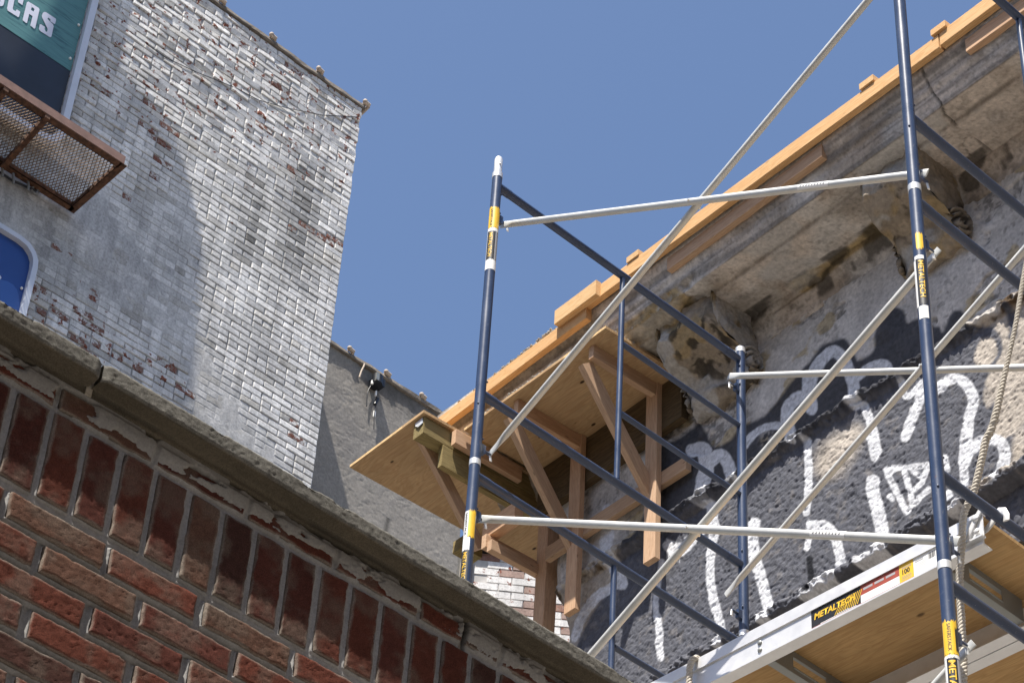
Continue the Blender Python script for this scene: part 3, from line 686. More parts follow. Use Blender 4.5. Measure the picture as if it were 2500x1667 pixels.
# ---- scroll brackets under the soffit
def bracket(s0,s1,seed,deep=.42,proj_=.36,ztop=10.495,kind=0):
    # side profile (t,z), clockwise from the wall foot
    pr=[(.0,ztop-deep),(-.06,ztop-deep-.01),(-.105,ztop-deep+.035),(-.12,ztop-deep+.10),(-.15,ztop-deep+.17),(-.20,ztop-deep+.205),(-.26,ztop-deep+.215),(-.315,ztop-deep+.245),(-proj_,ztop-deep+.31),(-proj_,ztop-.05),(-proj_+.01,ztop+.03)]
    pr=[(.10,ztop-deep)]+pr
    pts=[];
    for (a,b),(c,d) in zip(pr[:-1],pr[1:]):
        n=max(2,int(math.hypot(c-a,d-b)/.008))
        for i in range(n): pts.append((a+(c-a)*i/n,b+(d-b)*i/n))
    pts.append(pr[-1]);q=np.array(pts);arc=np.concatenate([[0],np.cumsum(np.hypot(*np.diff(q,axis=0).T))])
    s=np.arange(s0,s1+1e-6,.008);S,A=np.meshgrid(s,arc,indexing='ij');T=np.broadcast_to(q[:,0],S.shape);Z=np.broadcast_to(q[:,1],S.shape)
    dv=np.gradient(q,axis=0);nr=np.stack([-dv[:,1],dv[:,0]],1);nr/=np.linalg.norm(nr,axis=1)[:,None]+1e-9
    n2=fbm(S*8,A*8,seed);n3=fbm(S*26,A*26,seed+3,4);d=(n2-.5)*.06+(n3-.5)*.018
    rnd_=np.minimum(S-s0,s1-S);d=d-.02*np.exp(-(rnd_/.03)**2)
    flute=.010*np.sin((S-s0)/(s1-s0)*math.pi*5);d=d+flute
    T2=T-nr[:,0]*-d;Z2=Z+nr[:,1]*-d
    def colour(a,b,n2,n3):
        c=np.array([.30,.25,.19])*(.6+.75*n2[...,None])
        y=sst(.52,.62,fbm(a*5,b*5,seed+9))*.6;c=c*(1-y[...,None])+np.array([.36,.26,.12])*y[...,None]
        k=sst(.50,.60,fbm(a*17,b*17,seed+12,4))*sst(.42,.6,fbm(a*4,b*4,seed+14))*.85;c=c*(1-k[...,None])+np.array([.028,.024,.02])*k[...,None]
        w=sst(.6,.66,fbm(a*4+9,b*4,seed+21))*.7;c=c*(1-w[...,None])+np.array([.45,.44,.42])*w[...,None]
        return np.clip(c,.01,1)
    P=OF+E1*S[...,None]+E2*T2[...,None];P[...,2]=Z2
    b=part('scroll_bracket',gridmesh('scroll_bracket',P,colour(S,A,n2,n3),flip=True),M['stonesmooth'],bld)
    # right cheek: t-z grid clipped to the profile, with a carved volute
    for sc,fl in((s1,False),(s0,True)):
        tt=np.arange(-proj_,.1,.007);zz=np.arange(ztop-deep-.02,ztop+.03,.007);TT,ZZ=np.meshgrid(tt,zz,indexing='ij')
        order=np.argsort(q[:,0]);lowz=np.interp(tt,q[order,0],q[order,1])[:,None]
        ZC=np.maximum(ZZ,lowz)
        ct,cz=-.085,ztop-deep+.105;r=np.hypot(TT-ct,ZC-cz);an=np.arctan2(ZC-cz,TT-ct)
        spiral=np.sin((r/.030-an/(2*math.pi))*2*math.pi);vol=(1-sst(.085,.10,r))
        n2=fbm(TT*9+sc,ZC*9,seed+31);n3=fbm(TT*30,ZC*30+sc,seed+33,4)
        dd=(n2-.5)*.035+(n3-.5)*.012+vol*(.012*spiral+.012)*1.6
        ew=np.exp(-((ZC-lowz)/.02)**2)*.012
        P=OF+E1*(sc+(dd-ew)*(1 if not fl else -1))[...,None]+E2*TT[...,None];P[...,2]=ZC
        cc=colour(TT,ZC,n2,n3);gv=(vol*sst(.2,-.6,spiral))[...,None]*.7;cc=cc*(1-gv)+np.array([.03,.026,.02])*gv
        part('scroll_cheek',gridmesh('scroll_cheek',P,cc,flip=fl),M['stonesmooth'],b)
bracket(-1.28,-.84,201)
bracket(.24,.60,233,.44,.37)
bracket(1.72,2.1,255)
# ================================================================== WOODEN PROTECTION ALONG THE CORNICE
def tagp(o,lab,cat,group=None): return props(o,lab,cat,group)
GB='pale boards along the cornice edge'
def sloped(name,s0,s1,t0,t1,za0,za1,h,mat):
    o=FP(s0,t0,za0);ax=FP(s1,t0,za1)-o;az=np.array([0,0,h]);return lumber(name,o,ax,E2*(t1-t0),az,mat)
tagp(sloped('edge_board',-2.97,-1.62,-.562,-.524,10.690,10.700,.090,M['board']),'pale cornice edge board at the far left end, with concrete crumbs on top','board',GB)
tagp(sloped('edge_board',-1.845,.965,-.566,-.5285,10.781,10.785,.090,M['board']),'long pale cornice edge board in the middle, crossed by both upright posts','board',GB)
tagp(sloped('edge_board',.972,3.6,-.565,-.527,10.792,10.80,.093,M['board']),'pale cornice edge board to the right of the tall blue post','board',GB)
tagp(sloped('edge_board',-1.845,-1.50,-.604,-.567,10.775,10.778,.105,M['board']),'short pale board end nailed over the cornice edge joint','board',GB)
GL='lower boards under the cornice edge'
tagp(flum('ledger_board',-1.02,.13,-.522,-.480,10.678,10.768,'s',M['wood']),'pinkish board fastened under the middle cornice edge board','board',GL)
tagp(flum('ledger_board',1.09,3.2,-.522,-.480,10.678,10.772,'s',M['wood']),'pinkish board fastened under the cornice edge at the upper right','board',GL)
GK='lumber blocks lying on the cornice edge'
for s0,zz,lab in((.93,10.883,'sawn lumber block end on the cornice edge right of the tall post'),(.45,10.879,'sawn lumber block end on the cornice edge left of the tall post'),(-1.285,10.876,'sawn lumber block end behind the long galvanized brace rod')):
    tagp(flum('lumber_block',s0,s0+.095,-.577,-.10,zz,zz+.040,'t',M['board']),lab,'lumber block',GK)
# plywood shelf and its brackets
def ply(name,s0,s1,t0,t1,z,lab,th=.018):
    sh=thing(name,lab,'plywood shelf',tuple(FP((s0+s1)/2,(t0+t1)/2,z)))
    flum('plywood_sheet',s0,s1,t0,t1,z,z+th,'s',M['ply'],sh)
    m=MB();m.fb(s0,s1,t0-.0012,t0-.0002,z+.0005,z+th-.0005);m.build('sawn_edge',M['plyedge'],sh)
    return sh
sh1=ply('plywood_shelf',-2.585,-1.395,-.612,-.012,10.452,'plywood shelf held under the cornice by two lumber brackets, mortar crumbs on its front edge')
sh2=ply('plywood_shelf',-3.315,-2.635,-.866,.66,10.468,'plywood shelf sticking out past the building corner at the far left',.019)
def crumbs(name,pts,mat,lab,seed,par=None):
    rnd=random.Random(seed);m=MB()
    for (c,r) in pts:
        vs=[];n=7
        b=bmesh.new();bmesh.ops.create_icosphere(b,subdivisions=1,radius=r)
        for v in b.verts: v.co*= rnd.uniform(.55,1.25)
        b.verts.ensure_lookup_table()
        m.add([np.array(c)+np.array(v.co)*np.array([1.2,1,.75]) for v in b.verts],[tuple(v.index for v in f.verts) for f in b.faces]);b.free()
    o=m.build(name,mat,par)
    if lab: props(o,lab,'rubble',None,'stuff')
    return o
rnd=random.Random(3);pp=[]
for i in range(520):
    s=rnd.uniform(-2.5,-1.4)
    if -1.66<s<-1.56 or (fbm(np.array([s*4.]),np.array([.5]),3)[0]<.42): continue
    pp.append((FP(s,-.605+abs(rnd.gauss(0,.02)),10.474+abs(rnd.gauss(0,.008))),rnd.uniform(.003,.011)))
for i in range(60): pp.append((FP(-1.405+rnd.uniform(-.03,.0),rnd.uniform(-.6,-.4),10.475+abs(rnd.gauss(0,.008))),rnd.uniform(.003,.010)))
crumbs('mortar_crumbs',pp,M['concrete'],'loose pale mortar crumbs along the front edge of the plywood shelf',5)
pp=[]
for i in range(700):
    s=rnd.uniform(-2.75,-1.84);env=.012+.05*sst(-2.8,-2.0,np.array(s))
    pp.append((FP(s,-.535+rnd.uniform(-.01,.04),10.785+rnd.random()*env),rnd.uniform(.005,.014)))
for i in range(60):
    s=rnd.choice([rnd.uniform(.05,.25),rnd.uniform(.62,.85)]);pp.append((FP(s,-.54+rnd.uniform(-.01,.02),10.88+rnd.random()*.012),rnd.uniform(.003,.008)))
crumbs('concrete_rubble',pp,M['concrete'],'grey concrete rubble heaped behind the left cornice edge board',6)
def wbracket(b,lab):
    t=thing('wooden_bracket',lab,'wooden bracket',tuple(FP(b+.045,-.04,9.3)),'new lumber brackets on the wall')
    flum('post',b,b+.089,-.118,-.080,9.262,10.450,'z',M['wood'],t)
    flum('joist',b+.0405,b+.078,-.575,-.119,10.362,10.450,'t',M['wood'],t)
    p0=np.array([-.560,10.315]);p1=np.array([-.095,9.735]);d=(p1-p0);L=np.linalg.norm(d);d/=L;nn=np.array([d[1],-d[0]])
    if nn[1]<0: nn=-nn
    o=FP(b,p0[0]-nn[0]*.0445,p0[1]-nn[1]*.0445)
    lumber('diagonal',o-(E2*d[0]+np.array([0,0,d[1]]))*.03,(E2*d[0]+np.array([0,0,d[1]]))*(L+.06),E1*.0385,E2*nn[0]*.089+np.array([0,0,nn[1]*.089]),M['wood'],t)
    return t
wbracket(-2.235,'left lumber bracket under the plywood shelf, its post ending in a sunlit tip')
wbracket(-1.612,'right lumber bracket under the plywood shelf, crossed by a thin blue ladder post')
tagp(flum('tie_board',-2.46,-1.335,-.0785,-.0405,9.757,9.846,'s',M['wood']),'lumber tie board running on the wall behind both brackets','board')
o=tagp(flum('timber_header',-2.56,-1.37,-.0795,-.03,10.13,10.449,'s',M['oldwood']),'dark weathered timber along the wall under the plywood shelf','timber')
# corner pieces at the left
tagp(flum('treated_beam',-2.742,-2.652,-.846,-.02,10.345,10.4675,'t',M['treated']),'greenish treated beam end under the far left plywood shelf, metal flashing on it','beam')
tagp(flum('treated_beam',-2.69,-2.652,-.70,.25,10.195,10.343,'t',M['treated']),'greenish treated plank fixed below the other treated beam','beam')
o=MB();o.add([FP(-2.735,-.8475,10.458),FP(-2.668,-.8475,10.462),FP(-2.655,-.850,10.415),FP(-2.69,-.856,10.400),FP(-2.72,-.853,10.425)],[(0,1,2,3,4)]);o.add([FP(-2.735,-.8490,10.458),FP(-2.668,-.8490,10.462),FP(-2.655,-.8515,10.415),FP(-2.69,-.8575,10.400),FP(-2.72,-.8545,10.425)],[(4,3,2,1,0)])
props(o.build('metal_flashing',M['collar']),'crumpled shiny metal flashing on the treated beam end','flashing')
tagp(flum('corner_joist',-2.640,-2.602,-.655,-.165,10.350,10.4505,'t',M['wood']),'new lumber joist with a bright sawn end beside the treated beam','joist')
def dl(name,s,p0,p1,h,mat,lab,th=.038):
    p0=np.array(p0);p1=np.array(p1);d=p1-p0;L=np.linalg.norm(d);d/=L;nn=np.array([-d[1],d[0]])
    return tagp(lumber(name,FP(s,*(p0-nn*h/2)),(E2*d[0]+np.array([0,0,d[1]]))*L,E1*th,E2*nn[0]*h+np.array([0,0,nn[1]*h]),mat),lab,'lumber brace')
dl('corner_brace',-2.785,(-.79,10.44),(-.30,9.885),.075,M['wood'],'diagonal lumber brace under the far left plywood shelf')
tagp(flum('corner_block',-2.68,-2.40,-.36,-.30,9.865,9.985,'s',M['wood']),'short lumber cross piece at the building corner below the shelves','lumber piece')
tagp(flum('corner_rail',-2.645,-2.607,-.385,.32,9.775,9.864,'t',M['wood']),'lumber rail turning round the building corner, its sawn end lit','lumber piece')
tagp(flum('corner_rail',-2.606,-2.568,-.375,.30,9.74,9.81,'t',M['wood']),'second lumber rail under the first one at the building corner','lumber piece')
tagp(flum('corner_post',-2.592,-2.503,-.04,.049,9.10,10.445,'z',M['wood']),'upright lumber post at the building corner left of the brackets','post')
tagp(flum('stub_block',-3.36,-3.27,-.05,.10,10.30,10.39,'s',M['treated']),'small lumber stub under the back corner of the far left shelf','lumber piece')
o=MB();o.ball(FP(-3.06,-.83,10.50),.022,10,7,0,(1.2,1,.8));props(o.build('white_bag',M['white']),'small white scrap lying on the far left plywood shelf','scrap')
# ================================================================== FOREGROUND BRICK PARAPET (faces +x)
XB=2.8
bw=thing('brick_parapet','red brick parapet wall in the foreground with a soldier course under a rough concrete coping','brick wall',(XB-.15,-2,0))
def brick_faces(specs,name,mat,parent,xb=XB,nu=44,nv=13,rough=.0022,prot=.0075,axis='y'):
    """bricks as rounded rough lumps standing proud of the mortar; specs: (y0,y1,z0,z1,colour,protrusion)"""
    Vs=[];Fs=[];Cs=[];base=0
    for (y0,y1,z0,z1,col,pr,seed) in specs:
        a,b=(nu,nv) if (y1-y0)>(z1-z0) else (nv,nu)
        e_=lambda L,n:np.concatenate([[0,0,.0012/L],np.linspace(.0026/L,1-.0026/L,n),[1-.0012/L,1,1]]);uu=e_(y1-y0,a);vv=e_(z1-z0,b)
        U,V=np.meshgrid(uu,vv,indexing='ij');Y=y0+(y1-y0)*U;Zz=z0+(z1-z0)*V
        dl=np.minimum(np.minimum(Y-y0,y1-Y),np.minimum(Zz-z0,z1-Zz))
        h=pr*(.55+.45*np.clip(dl/.0022,0,1)**.6);h=h+(fbm(Y*50+seed,Zz*50,7,3)-.5)*rough*.6+(fbm(Y*420+seed,Zz*420,8,3)-.5)*rough*.9
        h=h-sst(.66,.76,fbm(Y*220+seed*3,Zz*220,12,2))*.0010
        inn=np.zeros_like(U,bool);inn[1:-1,1:-1]=True
        wy=(fbm(Zz*60+seed,Y*6,14,3)-.5)*.006;wz=(fbm(Y*45+seed,Zz*6,15,3)-.5)*.0055
        X=np.where(inn,xb+h,xb-.012)
        Yw=Y+wy*np.abs(U-.5)*2;Zw=Zz+wz*np.abs(V-.5)*2
        P=np.stack([X,Yw,Zw],-1).reshape(-1,3)
        n2=fbm(Y*24+seed,Zz*24,17,4);n3=fbm(Y*140+seed,Zz*140,19,3)
        c=np.array(col)*(.8+.35*n2[...,None])*(.75+.5*n3[...,None])
        g=sst(.46,.72,fbm(Y*22+seed*2,Zz*22,23,5))*.45;c=c*(1-g[...,None])+np.array([.15,.12,.095])*g[...,None]
        sm=.6*(1-sst(.0,.0035,dl+(n2-.5)*.006));c=c*(1-sm[...,None])+np.array([.25,.225,.19])*sm[...,None]
        na,nb=U.shape;idx=np.arange(na*nb).reshape(na,nb)+base
        q=np.stack([idx[:-1,:-1],idx[1:,:-1],idx[1:,1:],idx[:-1,1:]],-1).reshape(-1,4)
        Vs.append(P);Fs.append(q);Cs.append(c.reshape(-1,3));base+=na*nb
    V=np.concatenate(Vs);Fq=np.concatenate(Fs);Cc=np.concatenate(Cs)
    me=bpy.data.meshes.new(name);me.vertices.add(len(V));me.vertices.foreach_set('co',V.astype(np.float32).ravel())
    m_=len(Fq);me.loops.add(m_*4);me.loops.foreach_set('vertex_index',Fq.ravel().astype(np.int32));me.polygons.add(m_);me.polygons.foreach_set('loop_start',np.arange(0,m_*4,4,dtype=np.int32))
    me.polygons.foreach_set('use_smooth',np.ones(m_,bool));me.update(calc_edges=True)
    at=me.color_attributes.new('col','FLOAT_COLOR','POINT');q=np.ones((len(V),4),np.float32);q[:,:3]=Cc;at.data.foreach_set('color',q.ravel())
    return part(name,me,mat,parent)
M['brick']=m_attr('red_brick',.95,420,.5,.6,.0012,.1,620)
rnd=random.Random(11);specs=[]
def bcol(dark=1.):
    k=rnd.random();c=(.118,.038,.025) if k<.5 else (.100,.034,.025) if k<.75 else (.080,.037,.029) if k<.9 else (.125,.066,.046)
    j=rnd.uniform(.85,1.15)*dark;return tuple(x*j for x in c)
YJ=-2.372   # expansion joint
Y0,Y1=-3.75,.2
y=-3.282-.2*3
while y<Y1:    # thin stretcher course under the coping
    a,b=y+.0065,y+.1935
    if not(a<YJ<b): specs.append((a,b,4.171+rnd.uniform(-.002,.002),4.206+rnd.uniform(-.003,.004),bcol(.85),.0035,rnd.random()*90))
    else:
        specs.append((a,YJ-.006,4.171,4.208,bcol(.85),.0035,rnd.random()*90));specs.append((YJ+.006,b,4.171,4.208,bcol(.85),.0035,rnd.random()*90))
    y+=.2
y=-3.209-.0718*8
while y<Y1:
    specs.append((y+.0005,y+.0575+rnd.uniform(-.002,.002),3.985+rnd.uniform(-.003,.003),4.154+rnd.uniform(-.003,.002),bcol(.8),.004+rnd.uniform(-.001,.0015),rnd.random()*90));y+=.0718
offs=[-3.326,-3.249,-3.3385,-3.245,-3.335,-3.25]
for r in range(14):
    zt=3.9625-.0612*r;y=(offs[r] if r<6 else -3.3+.097*(r%2))-.1955*3
    while y<Y1:
        specs.append((y+rnd.uniform(0,.003),y+.1795+rnd.uniform(-.004,.004),zt-.0475+rnd.uniform(-.0015,.0015),zt+rnd.uniform(-.0015,.0015),bcol(),.0075+rnd.uniform(-.002,.002),rnd.random()*90));y+=.1955
brick_faces(specs,'brickwork',M['brick'],bw)
# mortar bed: concave joints that lip up to the brick edges
yy=np.arange(-3.56,-1.74,.0017);zz=np.arange(3.50,4.2205,.0016);YY,ZZ=np.meshgrid(yy,zz,indexing='ij')
D_=np.full(YY.shape,.02)
for (a0,a1,b0,b1,_,_,_) in specs:
    i0,i1=np.searchsorted(yy,[a0-.015,a1+.015]);j0,j1=np.searchsorted(zz,[b0-.015,b1+.015])
    if i1<=i0 or j1<=j0: continue
    y_=YY[i0:i1,j0:j1];z_=ZZ[i0:i1,j0:j1];d=np.hypot(np.maximum(np.maximum(a0-y_,y_-a1),0),np.maximum(np.maximum(b0-z_,z_-b1),0))
    D_[i0:i1,j0:j1]=np.minimum(D_[i0:i1,j0:j1],d)
n2=fbm(YY*30,ZZ*30,301,4);n3=fbm(YY*220,ZZ*220,303,3);n1=fbm(YY*5,ZZ*5,305)
sold=sst(3.968,3.972,ZZ)
lip=np.clip(1-D_/.0062,0,1)**1.5
X=XB-.0045+lip*(.0095+(n2-.5)*.004)*(1-.55*sold)+(n2-.5)*.0016*1.2+(n3-.5)*.0010+sold*.0015
sme=sst(4.150,4.158,ZZ)*sst(.40,.55,fbm(YY*22,ZZ*40,307,4));X=X+sme*.0085*sst(4.168,4.20,ZZ)
X=np.where(D_<.0006,np.where(ZZ>4.156,np.where(sme>.3,X,XB-.014),XB-.014),X)
X=X-.02*np.exp(-((YY-YJ)/.004)**2)*(ZZ>3.98)
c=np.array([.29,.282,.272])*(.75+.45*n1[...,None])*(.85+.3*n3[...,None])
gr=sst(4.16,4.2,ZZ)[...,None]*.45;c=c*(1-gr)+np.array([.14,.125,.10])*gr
jn=np.exp(-((YY-YJ)/.0045)**2)[...,None]*(ZZ[...,None]>3.98);c=c*(1-jn)+np.array([.01,.01,.01])*jn
P=np.stack([X,YY,ZZ],-1);M['mortar']=m_attr('mortar',.95,300,.2,.4,.001,.15,500)
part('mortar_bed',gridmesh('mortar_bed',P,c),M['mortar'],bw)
m=MB();m.bx((XB-.30,-3.95,0),(XB-.010,.3,4.219));m.build('backing_wall',M['plain_stone'],bw)
# coping: two cast pieces with a rough face and smooth dark underside
def coping(y0,y1,seed):
    zb,zt=4.2375,4.2715;pr=[(XB-.03,4.2185),(XB+.002,4.219),(XB+.0055,4.222),(XB+.006,4.231),(XB+.008,4.234),(XB+.011,4.2355),(XB+.041,zb-.002),(XB+.0435,zb+.000),(XB+.045,zb+.003),(XB+.045,zt-.004),(XB+.042,zt),(XB-.29,zt+.006)]
    q=[];tag=[]
    for i,((a,b),(cc,d)) in enumerate(zip(pr[:-1],pr[1:])):
        L=math.hypot(cc-a,d-b);n=max(1,int(min(L,.06)/.0028)) if i<10 else 14
        for k in range(n): q.append((a+(cc-a)*k/n,b+(d-b)*k/n));tag.append(i)
    q.append(pr[-1]);tag.append(11);q=np.array(q);tag=np.array(tag);arc=np.concatenate([[0],np.cumsum(np.hypot(*np.diff(q,axis=0).T))])
    yy=np.arange(y0,y1,.0035);YY,A=np.meshgrid(yy,arc,indexing='ij');X=np.broadcast_to(q[:,0],YY.shape).copy();Zc=np.broadcast_to(q[:,1],YY.shape).copy();TG=np.broadcast_to(tag,YY.shape)
    rough=((TG>=7)).astype(float);n2=fbm(YY*95,A*95,seed,4);n3=fbm(YY*230,A*230,seed+2,3);n1=fbm(YY*4,A*9,seed+5)
    d=rough*((n2-.5)*.0016+(n3-.5)*.0026)+(1-rough)*((n2-.5)*.0025);ch=sst(.60,.68,fbm(YY*9,A*0+2,seed+8))*(TG>=9)
    X=X+d*(TG<10);Zc=Zc+d*(TG>=9)-ch*.005*(TG>=9);X=X+(n1-.5)*.006*(TG<10)
    e=np.minimum(YY-y0,y1-YY);X=X-.008*np.exp(-(e/.007)**2)*(TG>=5)
    c=np.array([.155,.147,.128])*(.6+.7*n2[...,None])*(.7+.6*n3[...,None])
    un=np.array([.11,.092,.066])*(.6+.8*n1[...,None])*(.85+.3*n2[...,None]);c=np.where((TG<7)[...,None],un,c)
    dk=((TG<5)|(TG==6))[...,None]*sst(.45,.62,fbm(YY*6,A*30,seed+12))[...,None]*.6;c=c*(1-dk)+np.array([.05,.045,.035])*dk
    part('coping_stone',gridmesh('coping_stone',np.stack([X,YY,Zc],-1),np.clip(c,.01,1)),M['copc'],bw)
M['copc']=m_attr('rough_concrete',.95,420,.5,.9,.0016,.15,520)
YC=-3.232
coping(-3.95,YC-.002,401);coping(YC+.002,.25,431)
m=MB();m.bx((XB-.28,YC-.006,4.220),(XB+.008,YC+.006,4.266));m.build('coping_joint',M['mortar_plain'] if 'mortar_plain' in M else simple('joint_mortar',(.33,.29,.23),.95,0,.3,60,.4),bw)
# ================================================================== WHITE PAINTED BRICK BUILDING (faces +x)
XW=-7.6;ZR=18.80;YE=4.70
wb=thing('white_building','tall building with a peeling white painted brick side wall at the left','building',(XW-3,2,0))
rnd=random.Random(21);npr=np.random.RandomState(5)
CH=.0677;BL=.209
rows=[];ys=[]
for r in range(int((ZR-12.2)/CH)):
    z=ZR-.03-CH*(r+1);hd=(r%6==5);L=BL/2 if hd else BL;y=YE-(.5*BL if (r%2 and not hd) else 0)
    if r%2 and not hd: rows.append((r,z,y,YE,hd))
    while y>-1.9: rows.append((r,z,y-L,y,hd));y-=L
A=np.array([(z,y0,y1) for (r,z,y0,y1,h) in rows]);rr=np.array([r for (r,_,_,_,_) in rows])
zc=A[:,0]+CH/2;yc=(A[:,1]+A[:,2])/2;u,v=proj(np.full(len(A),XW),yc,zc);u/=1.06293;v/=1.06293   # photo px at 2352 wide
cl=fbm(yc*.9,zc*1.6,501);hi=fbm(yc*5,zc*7,503)
lowband=np.exp(-((v-(690+ (u-60)*.52))/75)**2)*(u<430)
topz=sst(560,180,v-(u-200)*.45)
pred=.004+.045*topz*sst(.4,.6,cl)+.16*topz*sst(.62,.72,cl)+.22*lowband*sst(.42,.5,cl+.05)+.22*np.exp(-((u-345)**2+(v-345)**2)/75**2)
red=npr.rand(len(A))<pred
spall=np.clip(.15+1.0*sst(420,120,v-(u-300)*.35)+.8*lowband,0,1.2)
smoothz=sst(20,-70,u-(205+ (v-300)*.62))*sst(300,380,v)*(1-lowband)
smoothz=np.maximum(smoothz,sst(470,430,u)*sst(395,470,v-0*u)*(1-lowband)*.8*sst(0,1,hi+.4))
nB=len(A);g=.0045
jit=lambda s:(npr.rand(nB)-.5)*s
y0=A[:,1]+g+jit(.010)*(.4+spall);y1=A[:,2]-g+jit(.010)*(.4+spall);z0=A[:,0]+g+jit(.006)*(.5+spall)+(fbm(yc*1.1,zc*.5,507)-.5)*.03;z1=z0+CH-2*g+jit(.006)
pr=(.011+jit(.008)*(.5+spall))*(1-.86*smoothz);pr=np.where(red,pr*.6,pr);pr=np.maximum(pr,.0015)
tl=jit(.006)*(.3+spall)*(1-smoothz);tl2=jit(.005)*(.3+spall)*(1-smoothz);b=.007
def vert(x,y,z): return np.stack([x,y,z],-1)
x=np.full(nB,XW)
outer=[vert(x-.012,y0,z0),vert(x-.012,y1,z0),vert(x-.012,y1,z1),vert(x-.012,y0,z1)]
mid=[vert(x+pr*.55,y0,z0),vert(x+pr*.55,y1,z0),vert(x+pr*.55,y1,z1),vert(x+pr*.55,y0,z1)]
front=[vert(x+pr-tl-tl2,y0+b,z0+b),vert(x+pr+tl-tl2,y1-b,z0+b),vert(x+pr+tl+tl2,y1-b,z1-b),vert(x+pr-tl+tl2,y0+b,z1-b)]
V=np.stack(outer+mid+front,1)  # nB,12,3
fq=[(8,9,10,11)]+[(i,(i+1)%4,4+(i+1)%4,4+i) for i in range(4)]+[(4+i,4+(i+1)%4,8+(i+1)%4,8+i) for i in range(4)]
Fq=(np.array(fq)[None]+np.arange(nB)[:,None,None]*12).reshape(-1,4)
base=np.array([.76,.745,.725]);tone=(.80+.35*npr.rand(nB))
cc=base[None]*tone[:,None];cc=np.where(npr.rand(nB)[:,None]<.12,cc*.8+np.array([.03,.02,.0]),cc)
# dark run-off stains
for (us,v0,v1,w_,k) in ((590,395,600,20,.6),(700,380,640,28,.58),(735,470,640,12,.25),(655,420,600,12,.2),(310,760,900,30,.10),(560,700,800,60,.06)):
    st=np.exp(-((u-(us-(v-v0)*.10))/w_)**2)*sst(v0-50,v0+40,v)*sst(v1+60,v1-60,v);cc=cc*(1-k*st[:,None])
rc=np.array([.20,.068,.042])*(.6+.8*npr.rand(nB))[:,None]
cc=cc*(1-.26*smoothz[:,None])  # grey smooth render, darkened further to paint in the curved shadow's depth
chip=np.clip(.25+.75*spall+.6*lowband,0,1)*(1-.8*smoothz);chip=np.where(red,1.75,chip)
def qmesh(name,V,Fq,col,alpha,smooth=False):
    me=bpy.data.meshes.new(name);me.vertices.add(len(V));me.vertices.foreach_set('co',V.astype(np.float32).ravel());m_=len(Fq)
    me.loops.add(m_*4);me.loops.foreach_set('vertex_index',Fq.ravel().astype(np.int32));me.polygons.add(m_);me.polygons.foreach_set('loop_start',np.arange(0,m_*4,4,dtype=np.int32))
    me.polygons.foreach_set('use_smooth',np.full(m_,smooth));me.update(calc_edges=True)
    at=me.color_attributes.new('col','FLOAT_COLOR','POINT');at.data.foreach_set('color',np.concatenate([col,alpha[:,None]],1).astype(np.float32).ravel());return me
def m_whitebrick():
    m,nt,b=newmat('white_painted_brick');k=N(nt);a=k.n('ShaderNodeAttribute',attribute_name='col')
    co=k.coord();n1=k.noise(co,13,5,.65);n2=k.noise(co,42,5,.7);n3=k.noise(co,2.0,4,.6)
    vst=k.noise(k.coord('Object',(1,5,.5)),2.2,4,.6)
    c=k.mix(1.,a.outputs['Color'],k.ramp(n2,[(.32,.68),(.6,1.05)]),'MULTIPLY')
    c=k.mix(1.,c,k.ramp(vst,[(.34,.72),(.62,1.02)]),'MULTIPLY')
    c=k.mix(.8,c,k.ramp(n3,[(.35,.82),(.65,1.03)]),'MULTIPLY')
    th=k.n('ShaderNodeMath',operation='MULTIPLY_ADD');k.l(a.outputs['Alpha'],th.inputs[0]);th.inputs[1].default_value=.15;k.l(n1,th.inputs[2])
    pk=k.ramp(th.outputs[0],[(.735,0.),(.76,1.)]);c=k.mix(pk,c,k.ramp(n2,[(.3,(.11,.035,.022)),(.7,(.25,.085,.05))]))
    th2=k.n('ShaderNodeMath',operation='MULTIPLY_ADD');k.l(a.outputs['Alpha'],th2.inputs[0]);th2.inputs[1].default_value=.12;k.l(n2,th2.inputs[2])
    pg=k.ramp(th2.outputs[0],[(.68,0.),(.74,.6)]);c=k.mix(pg,c,(.20,.185,.165))
    k.l(c,b.inputs['Base Color']);b.inputs['Roughness'].default_value=.75;b.inputs['Specular IOR Level'].default_value=.2
    hm=k.n('ShaderNodeMath',operation='MULTIPLY_ADD');k.l(n2,hm.inputs[0]);hm.inputs[1].default_value=.5;k.l(n1,hm.inputs[2])
    k.bump(hm.outputs[0],.5,.008,b);return m
M['wbrick']=m_whitebrick()
part('brickwork',qmesh('brickwork',V.reshape(-1,3),Fq,np.repeat(cc,12,0),np.repeat(chip,12)),M['wbrick'],wb)
yy=np.arange(-2.0,YE-.004,.028);zz=np.arange(12.2,ZR,.020);YY,ZZ=np.meshgrid(yy,zz,indexing='ij')
uu,vv=proj(np.full(YY.shape,XW),YY,ZZ);uu/=1.06293;vv/=1.06293
sz=sst(20,-70,uu-(205+(vv-300)*.62))*sst(300,380,vv);sz=np.maximum(sz,sst(470,430,uu)*sst(395,470,vv)*.8);lb=np.exp(-((vv-(690+(uu-60)*.52))/75)**2)*(uu<430);sz*=1-lb
X=XW+(fbm(YY*8,ZZ*8,521,4)-.5)*.010-.004+sz*.0055
c=np.array([.56,.55,.54])*(.75+.5*fbm(YY*4,ZZ*4,523)[...,None])*(1-.15*sz[...,None])*(1-.45*lb[...,None]*sst(.4,.6,fbm(YY*6,ZZ*9,525))[...,None])
c=np.concatenate([c,(.25*np.ones(YY.shape)*(1-sz)+.5*lb)[...,None]],-1)
part('mortar_bed',gridmesh('mortar_bed',np.stack([X,YY,ZZ],-1),c),M['wbrick'],wb)
m=MB();m.bx((XW-6,-2,0),(XW-.035,YE-.01,ZR));m.build('building_body',M['plain_stone'],wb)
